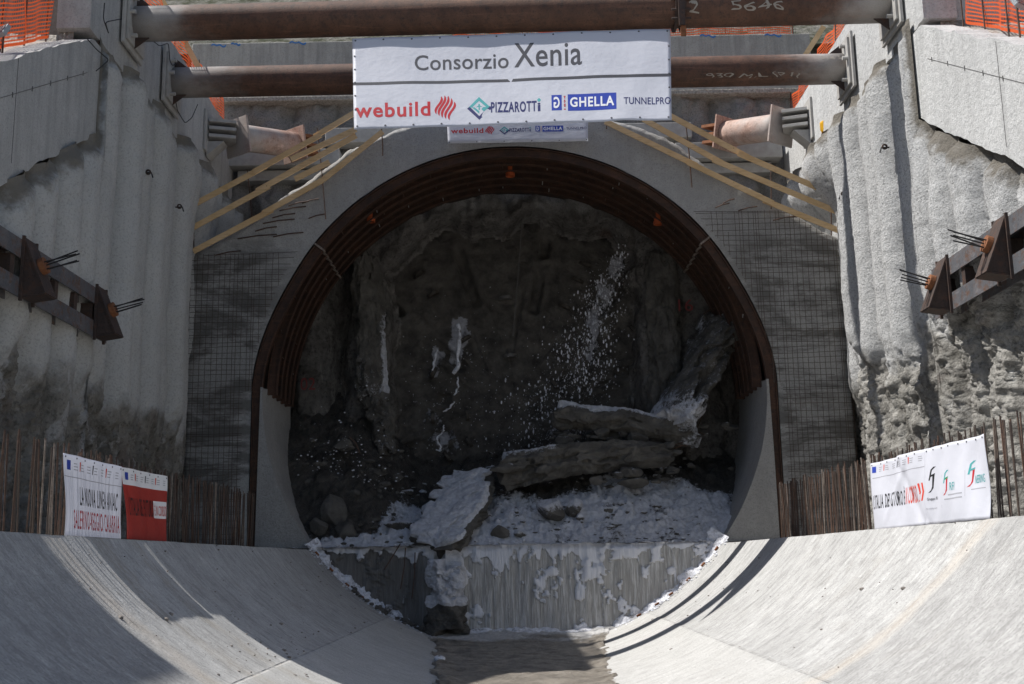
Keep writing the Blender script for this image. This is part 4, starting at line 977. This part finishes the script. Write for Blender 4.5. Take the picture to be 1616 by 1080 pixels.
slab('pile_slab', [at(1142, 505, Y=34.1), at(1098, 590, Y=33.7), at(1052, 676, Y=33.4)], (1.25, .5), M['slab'], 'big broken concrete slab leaning against the right rim of the arch', lambda s_, t, W: .42+.3*sstep(.6, 1, np.abs(s_)*0+t)*.6, seed=4)
slab('pile_log', [at(880, 656, Y=33.6), at(990, 662, Y=33.5), at(1098, 690, Y=33.3)], (.50, .46), M['slab'], 'upper broken pile log with splintered right end lying across the muck', lambda s_, t, W: .25+.45*sstep(.3, 1, s_)+.28*sstep(.8, .95, t), seed=8, taper=(.9, .75))
slab('pile_log', [at(800, 742, Y=32.9), at(915, 722, Y=32.8), at(1048, 716, Y=33.0)], (.62, .62), M['slab'], 'lower darker broken pile log lying on the foam under the other', lambda s_, t, W: .15+.45*sstep(.2, 1, s_)*sstep(.7, .2, t), seed=13, taper=(.95, .6))
slab('pile_block', [at(688, 856, Y=30.62)+np.array([0, 0, -.10]), at(742, 742, Y=33.3)+np.array([0, 0, -.22])], (.86, .56), M['slabf'], 'foam topped broken block tilted over the lip of the waterfall', lambda s_, t, W: -.1+1.1*sstep(.12, .35, s_), flat=.5, seed=17, taper=(.95, 1.0))
slab('pile_stump', [at(706, 985, Y=30.55)+np.array([0, 0, -.3]), at(704, 893, Y=30.55)+np.array([0, 0, .12])], (.66, .60), M['slabf'], 'foam streaked broken stump standing at the foot of the waterfall', lambda s_, t, W: -.05+.95*sstep(.36, .45, t+.04*fbm(W[:, 0]*4, W[:, 2]*4, 0, 3, 5)), seed=21, taper=(1.0, .8))
# splintered reinforcement on the slabs
def spikes(pairs, Y, label):
    b = MB()
    for p, q in pairs: b.tube([at(*p, Y=Y), at((p[0]+q[0])/2+2, (p[1]+q[1])/2-3, Y=Y), at(*q, Y=Y)], .016, 6)
    b.build('bent_rebar', M['rebar'], label=label, cat='rebar')
spikes([((1090, 684), (1116, 688)), ((1066, 702), (1098, 696)), ((1064, 708), (1085, 704)), ((1100, 676), (1108, 655))], 33.2, 'bent bars sticking out of the splintered right end of the upper log')
spikes([((1125, 492), (1143, 470)), ((1135, 494), (1148, 478)), ((1110, 496), (1130, 486))], 34.0, 'bent bars sticking up from the top of the leaning slab')
spikes([((632, 858), (606, 900)), ((640, 865), (632, 930)), ((655, 872), (650, 945)), ((552, 690), (568, 716))], 30.8, 'thin bent bars hanging beside the tilted block at the waterfall')
rk = [((530, 812), 32.2, (.42, .4, .75), 'pointed grey rock on the dark muck beside the left curved wall', 3), ((505, 838), 31.7, (.3, .3, .3), 'squat rock at the foot of the left curved wall', 5), ((545, 842), 31.6, (.32, .3, .4), 'low rock right of the pointed one by the left wall', 7),
      ((868, 806), 31.9, (.42, .4, .36), 'foam dusted rock in the middle of the foam heap', 9), ((905, 800), 32.1, (.32, .3, .28), 'rounded rock just right of the middle one in the foam', 11), ((790, 838), 31.3, (.28, .26, .2), 'small rock on the lip of the waterfall', 13),
      ((640, 985), 30.7, (.2, .2, .16), 'grey stone at the left foot of the stump', 15), ((668, 995), 30.5, (.16, .14, .12), 'stone touching the left bottom of the stump', 17), ((612, 960), 30.8, (.14, .14, .12), 'small stone higher up the left foam bank', 19), ((688, 1001), 30.3, (.15, .12, .12), 'pale stone below the stump at the water', 21), ((960, 690), 33.9, (.4, .4, .3), 'dark rock wedged between the two pile logs', 23)]
for p, Y, sz, lab, sd in rk:
    V, F = rock_v(at(*p, Y=Y), sz, sd, 4, .45); fo = .40+.32*sstep(-.1, .2, V[:, 2]-V[:, 2].mean()) if 'foam' in lab else np.full(len(V), .28)
    mk('rock', V, F, M['slab'], smooth=False, attr={'foam': fo}, label=lab, cat='rock', group='rocks fallen in the tunnel mouth')
# piles left standing at the edges of the hole
slab('broken_pile', [at(578, 410, Y=35.0), at(586, 520, Y=34.95), at(588, 625, Y=34.9)], (.72, .5), M['slab'], 'upright broken pile left of the cutterhead with torn foot', lambda s_, t, W: .22+.25*sstep(.5, 1, t)+.42*sstep(.15, .45, W[:, 0]-np.interp(t, [0, 1], [-4.55, -4.25]))*sstep(.25, .5, t), seed=31, taper=(.85, 1))
slab('broken_pile', [at(592, 630, Y=34.8), at(604, 665, Y=34.75), at(612, 708, Y=34.7)], (.52, .45), M['slab'], 'short dangling piece below the upright broken pile', lambda s_, t, W: .35+0*t, seed=33, taper=(1, .8))
slab('broken_pile', [at(1040, 400, Y=35.1), at(1046, 520, Y=35.1), at(1050, 660, Y=35.0)], (.60, .45), M['slab'], 'dark upright broken pile at the right edge of the hole', lambda s_, t, W: .1+0*t, seed=35, taper=(.8, 1))

# foam thrown by the machine
def jet():
    b = MB()
    for pts, r in (([(722, 512), (727, 530), (722, 556), (724, 575), (716, 590)], .10), ([(722, 596), (723, 612), (717, 624)], .05), ([(717, 634), (709, 645), (700, 650)], .05), ([(700, 671), (700, 681)], .035), ([(698, 683), (690, 690), (691, 700), (697, 706), (694, 712), (689, 710)], .055), ([(690, 552), (686, 568), (683, 585)], .06)):
        P = np.array([at(*p, Y=35.2) for p in pts]); t = np.linspace(0, 1, 4*len(P)); Q = np.stack([np.interp(t, np.linspace(0, 1, len(P)), P[:, i]) for i in range(3)], 1)
        b.tube(Q+np.stack([.02*np.sin(t*17), 0*t, 0*t], 1), r*.7*(.45+.55*np.abs(np.sin(t*7+r*50))), 8)
    b.build('foam_jet', M['foam'], smooth=True, kind='stuff')
    b = MB(); ic, fc = ico(1)
    for i in range(2300):
        t = random.random()**.8; cx = 978-110*t**.9; cy = 406+300*t; s_ = 10+75*t
        q = at(cx+random.gauss(0, s_*.6)+12*math.sin(t*23), cy+random.gauss(0, 16), Y=random.uniform(34.2, 35.6)); r = random.choice((.004, .005, .006, .007, .009, .012, .016, .028)); b.add(ic*np.array([r, r, r*random.uniform(.8, 3)])+q, fc)
    for i in range(260):
        q = at(random.gauss(735, 60), random.gauss(620, 70), Y=35.4); r = random.choice((.008, .012, .016)); b.add(ic*r+q, fc)
    for i in range(240):
        q = at(random.gauss(540, 45), random.gauss(745, 45), Y=33.2); r = random.choice((.007, .01, .014, .022)); b.add(ic*np.array([r*1.5, r, r])+q, fc)
    b.build('foam_spray', M['foam'], kind='stuff')
jet()
def grit():
    b = MB(); ic, fc = ico(1); rg = np.random.default_rng(5)
    for i in range(420):
        a = rg.uniform(-.9, .9) if i % 3 else rg.normal(-.42, .12); y = rg.uniform(13, 30.5) if i % 3 else rg.normal(16.5, 1.2); r = float(rg.choice([.008, .012, .018, .03], p=[.5, .3, .15, .05]))
        if abs(a) < .3: continue
        b.add(ic*np.array([r*1.3, r, r*.8])*(1+.3*rg.random(3))+np.array([X0+6.915*math.sin(a), y, Z0-6.915*math.cos(a)]), fc)
    b.build('grit', M['earth'], kind='stuff')
grit()

def rubble():
    b = MB(); fo = []; rg = np.random.default_rng(77)
    def hgt(x, y):
        i = int(np.clip((x-MX[0])/(MX[-1]-MX[0])*(len(MX)-1), 0, len(MX)-1)); j = int(np.clip((y-MY[0])/(MY[-1]-MY[0])*(len(MY)-1), 0, len(MY)-1)); return MZ[i, j]
    for i in range(260):
        x, y = rg.uniform(-5.3, 5.4), 31.0+4.2*rg.random()**1.3; r = float(rg.choice([.05, .07, .09, .12, .17, .26], p=[.42, .28, .16, .08, .04, .02]))
        V, F = rock_v((0, 0, 0), (r*rg.uniform(.8, 1.5), r*rg.uniform(.7, 1.2), r*rg.uniform(.5, 1)), 300+i, 2 if r < .12 else 3, .5)
        up = V[:, 2]/r; b.add(V+np.array([x, y, hgt(x, y)+r*.2]), F); fo += list(.36+.36*sstep(-.2, .5, up) if x > -3.4 else .22+0*up)
    for i in range(60):
        a = math.radians(rg.uniform(17, 40)); x, z = X0-6.9*math.sin(a), Z0-6.9*math.cos(a); r = float(rg.uniform(.03, .10)); V, F = rock_v((x, 30.9-rg.random()*.55, z+r*.4), (r, r*.9, r*.7), 700+i, 2, .5); b.add(V, F); fo += [.28]*len(V)
    for i in range(90):
        px, py, Y = [(rg.uniform(770, 1080), rg.uniform(738, 768), 32.6), (rg.uniform(870, 1000), rg.uniform(682, 700), 33.4), (rg.uniform(1000, 1160), rg.uniform(670, 745), 33.2), (rg.uniform(480, 640), rg.uniform(690, 800), 33.4)][i % 4]
        r = float(rg.choice([.08, .12, .18, .28], p=[.35, .35, .2, .1])); c = at(px, py, Y=Y+rg.uniform(-.3, .5)); V, F = rock_v((0, 0, 0), (r*rg.uniform(.8, 1.7), r, r*rg.uniform(.5, .9)), 900+i, 3, .5)
        b.add(V+c, F); fo += list(.26+.22*sstep(.1, .8, V[:, 2]/r))
    mk('rubble', b.v, b.f, M['slab'], attr={'foam': fo}, kind='stuff')
rubble()

# small rusted plates set along the end of the channel
for i, p in enumerate(((1137, 871), (1115, 896), (1092, 921), (1063, 943), (1039, 957), (1011, 976), (498, 876), (519, 903), (543, 929), (566, 948))):
    s = 1 if p[0] > 808 else -1; q = at(*p, Y=30.62); an = math.atan2(q[0]-X0, Z0-q[2]); c = np.array([X0+6.90*math.sin(an), 30.62, Z0-6.90*math.cos(an)])
    tg = np.array([math.cos(an), 0, math.sin(an)]); nr_ = np.array([-math.sin(an), 0, math.cos(an)])
    bevel(MB().box(c+nr_*.02, (.13, .09, .05), np.stack([tg, np.array([0, 1., 0]), nr_], 1)).build('edge_plate', M['orust'], label='small rusty plate set in the %s end edge of the concrete channel' % ('sunlit right' if s > 0 else 'shaded left'), cat='plate', group='rusty plates on the right channel edge' if s > 0 else 'rusty plates on the left channel edge'), .01)

# ================================================================== fences, lamps and small things on top
def fence(name, base, h, npost, label, lean=(0, 0, 0), sp=.088):
    base = np.array(base, float); n = len(base); seg = np.r_[0, np.cumsum(np.linalg.norm(np.diff(base, axis=0), axis=1))]; L = seg[-1]
    root = thing(name, label, 'fence', tuple(base[0]))
    P = lambda s: np.array([np.interp(s, seg, base[:, i]) for i in range(3)])
    b = MB(); d = base[-1]-base[0]; d /= np.linalg.norm(d); nrm = np.cross(d, (0, 0, 1.)); nrm /= np.linalg.norm(nrm)
    wob = lambda s, z: nrm*(.05*math.sin(s*3.1+z*2)+.03*math.sin(s*7.7))+np.array([0, 0, .035*math.sin(s*2.3)+.02*math.sin(s*6.1)])*(z/h)
    ss = np.arange(0, L, .12)
    zs = list(np.arange(.06, h, sp))
    for k, z in enumerate(zs):
        wdt = .034 if k not in (0, len(zs)-1) else .07
        V = []
        for s in ss:
            c = P(s)+wob(s, z)+np.array(lean)*z; V += [c+np.array([0, 0, z-wdt/2]), c+np.array([0, 0, z+wdt/2])]
        b.add(V, [(2*i, 2*i+2, 2*i+3, 2*i+1) for i in range(len(ss)-1)])
    for s in np.arange(0, L-.02, .075):
        V = []; zz = np.linspace(.05, zs[-1], 9)
        for z in zz:
            c = P(s)+wob(s, z)+np.array(lean)*z+np.array([0, 0, z]); V += [c-d*.007, c+d*.007]
        b.add(V, [(2*i, 2*i+1, 2*i+3, 2*i+2) for i in range(8)])
    b.build('net', M['net'], root)
    for s in np.linspace(.05, L-.05, npost):
        p = P(s)-nrm*.05; MB().tube([p-np.array([0, 0, .25]), p+np.array(lean)*h+np.array([0, 0, h+.15])], .018, 6).build('post', M['rebar'], root)
zt = lambda y: 11.05+.59*(y-18.6)
fence('safety_fence', [(-9.75, y, zt(y)+.08) for y in np.linspace(17.5, 22.6, 11)], 1.25, 6, 'orange mesh fence on the sloping gravel bank at the upper left')
fence('safety_fence', [(9.75, y, zt(y)+.08) for y in np.linspace(17.5, 22.6, 11)], 1.25, 6, 'orange mesh fence on the sloping bank at the upper right')
fence('safety_fence', [(-9.15, y, 16.12) for y in np.linspace(24.4, 34.6, 12)], 1.1, 5, 'orange mesh fence along the top of the shaded left wall', (-.05, 0, 0))
fence('safety_fence', [(9.2, y, 16.12) for y in np.linspace(24.4, 35.0, 12)], 1.1, 5, 'orange mesh fence along the top of the sunlit right wall', (.05, 0, 0))
fence('safety_fence', [(x, 35.4, 19.42) for x in np.linspace(-1.8, 9.6, 12)], 1.0, 6, 'orange mesh fence along the top of the headwall behind the struts')
for pts, lab in (((at(252, -6, Y=30.2), at(314, 108, Y=30.2)), 'loose timber plank leaning by the left wall top fence'), ((at(1300, 42, Y=33.5), at(1264, 98, Y=33.5)), 'loose timber plank leaning by the right wall top fence')):
    b = MB(); b.bar(pts[0], pts[1], .16, .04, (0, 1, 0)); b.build('plank', M['wood'], label=lab, cat='plank')
def flood(px, py, X, label, s):
    p = at(px, py, X=X); root = thing('floodlight', label, 'floodlight', tuple(p-np.array([0, 0, .55])))
    R = _rz(s*.6) @ _rx(math.radians(-25))
    bevel(MB().box(p, (.30, .09, .24), R).build('housing', M['lampgrey'], root), .015)
    MB().box(p+R @ np.array([0, -.05, 0]), (.25, .012, .19), R).build('glass', M['glass'], root)
    MB().tube([p+np.array([0, .05, 0]), p-np.array([0, -.05, .7])], .02, 8).build('post', M['rebar'], root)
flood(4, 50, -9.35, 'grey floodlight on a stake at the left edge of the bank', -1)
flood(1606, 4, 9.35, 'grey floodlight on a stake at the right edge of the bank', 1)
for px, py, X, lab in ((235, 273, -8.62, 'small eyebolt high on the shaded left wall'), (284, 327, -8.62, 'small eyebolt lower and nearer the portal on the left wall'), (1395, 233, 8.62, 'small eyebolt high on the sunlit right wall'), (1330, 307, 8.62, 'small eyebolt near the right railing end')):
    p = at(px, py, X=X); s = 1 if X > 0 else -1; root = thing('eyebolt', lab, 'eyebolt', tuple(p), 'eyebolts in the trench walls')
    MB().tube([p+np.array([s*.12, 0, 0]), p+np.array([-s*.06, 0, 0]), p+np.array([-s*.10, 0, -.12])], .018, 6).build('shank', M['strand'], root)
    a = np.linspace(0, 2*math.pi, 16); MB().tube([p+np.array([.05*math.cos(t), -.05, .05*math.sin(t)]) for t in a], .022, 6).build('ring', M['brk'], root)
# yellow rag
V, F = rock_v(at(1297, 199, X=8.62), (.06, .20, .20), 41, 3, .6, 1.6); mk('rag', V, F, M['yellow'], label='crumpled yellow cloth stuck on the right wall under the struts', cat='cloth')
# loose cables on the left wall
def cable(pts, lab, X=-8.66):
    P = np.array([at(*p, X=X) for p in pts]); t = np.linspace(0, 1, 8*len(P)); u = np.linspace(0, 1, len(P))
    Q = np.stack([np.interp(t, u, P[:, i]) for i in range(3)], 1)
    for _ in range(3): Q[1:-1] = (Q[:-2]+2*Q[1:-1]+Q[2:])/4
    MB().tube(Q, .012, 6).build('cable', M['cable'], label=lab, cat='cable')
cable([(243, 66), (252, 73), (266, 68), (268, 96), (272, 104), (284, 98)], 'thin black cable looped between the two strut ends on the left wall')
cable([(277, 158), (280, 175), (292, 195), (303, 186), (312, 165)], 'thin black cable hanging in a loop under the farther strut end')
cable([(165, 5), (163, 30), (172, 55), (166, 35), (192, 30)], 'bent black wire stuck out of the left capping beam')
cable([(138, 62), (152, 78), (158, 83), (172, 95), (152, 112)], 'black wire hanging at the joint of the left capping beams')
# cabin stack added out of view on the left bank, only to shade the channel
def cabins(y0, y1, n, z0, label, cat='cabin'):
    root = thing('shade_cabin_stack', label, cat, (-12.6, (y0+y1)/2, z0), 'unseen cabins added for shade on the left bank')
    for k in range(n):
        z = z0+k*2.62
        bevel(MB().box((-12.6, (y0+y1)/2, z+1.3), (2.4, y1-y0, 2.58)).build('cabin', M['plate'], root), .03)
        for q in np.arange(y0+1, y1-.9, 1.9): bevel(MB().box((-11.39, q, z+1.5), (.04, .9, .9)).build('window', M['glass'], root), .01)
        MB().box((-11.385, y1-.6, z+1.05), (.05, .8, 2.0)).build('door', M['lampgrey'], root)
cabins(6.0, 13.2, 3, 5.2, 'unseen stack of three grey cabins added on the left bank for shade')
# spray painted ring numbers
for body, px, py, Y in (('02', 486, 606, 34.62), ('16', 1082, 482, 34.7)):
    p = at(px, py, Y=Y); V, F = txt(body); mk('painted_number', [p+np.array([.45*(u-.5), -.0, .38*(v-.5)]) for u, v in V], F, M['rspray'], label='red sprayed number %s %s' % (body, 'low on the left rim inside the arch' if px < 800 else 'on the right rim inside the arch above the slab'), cat='marking')
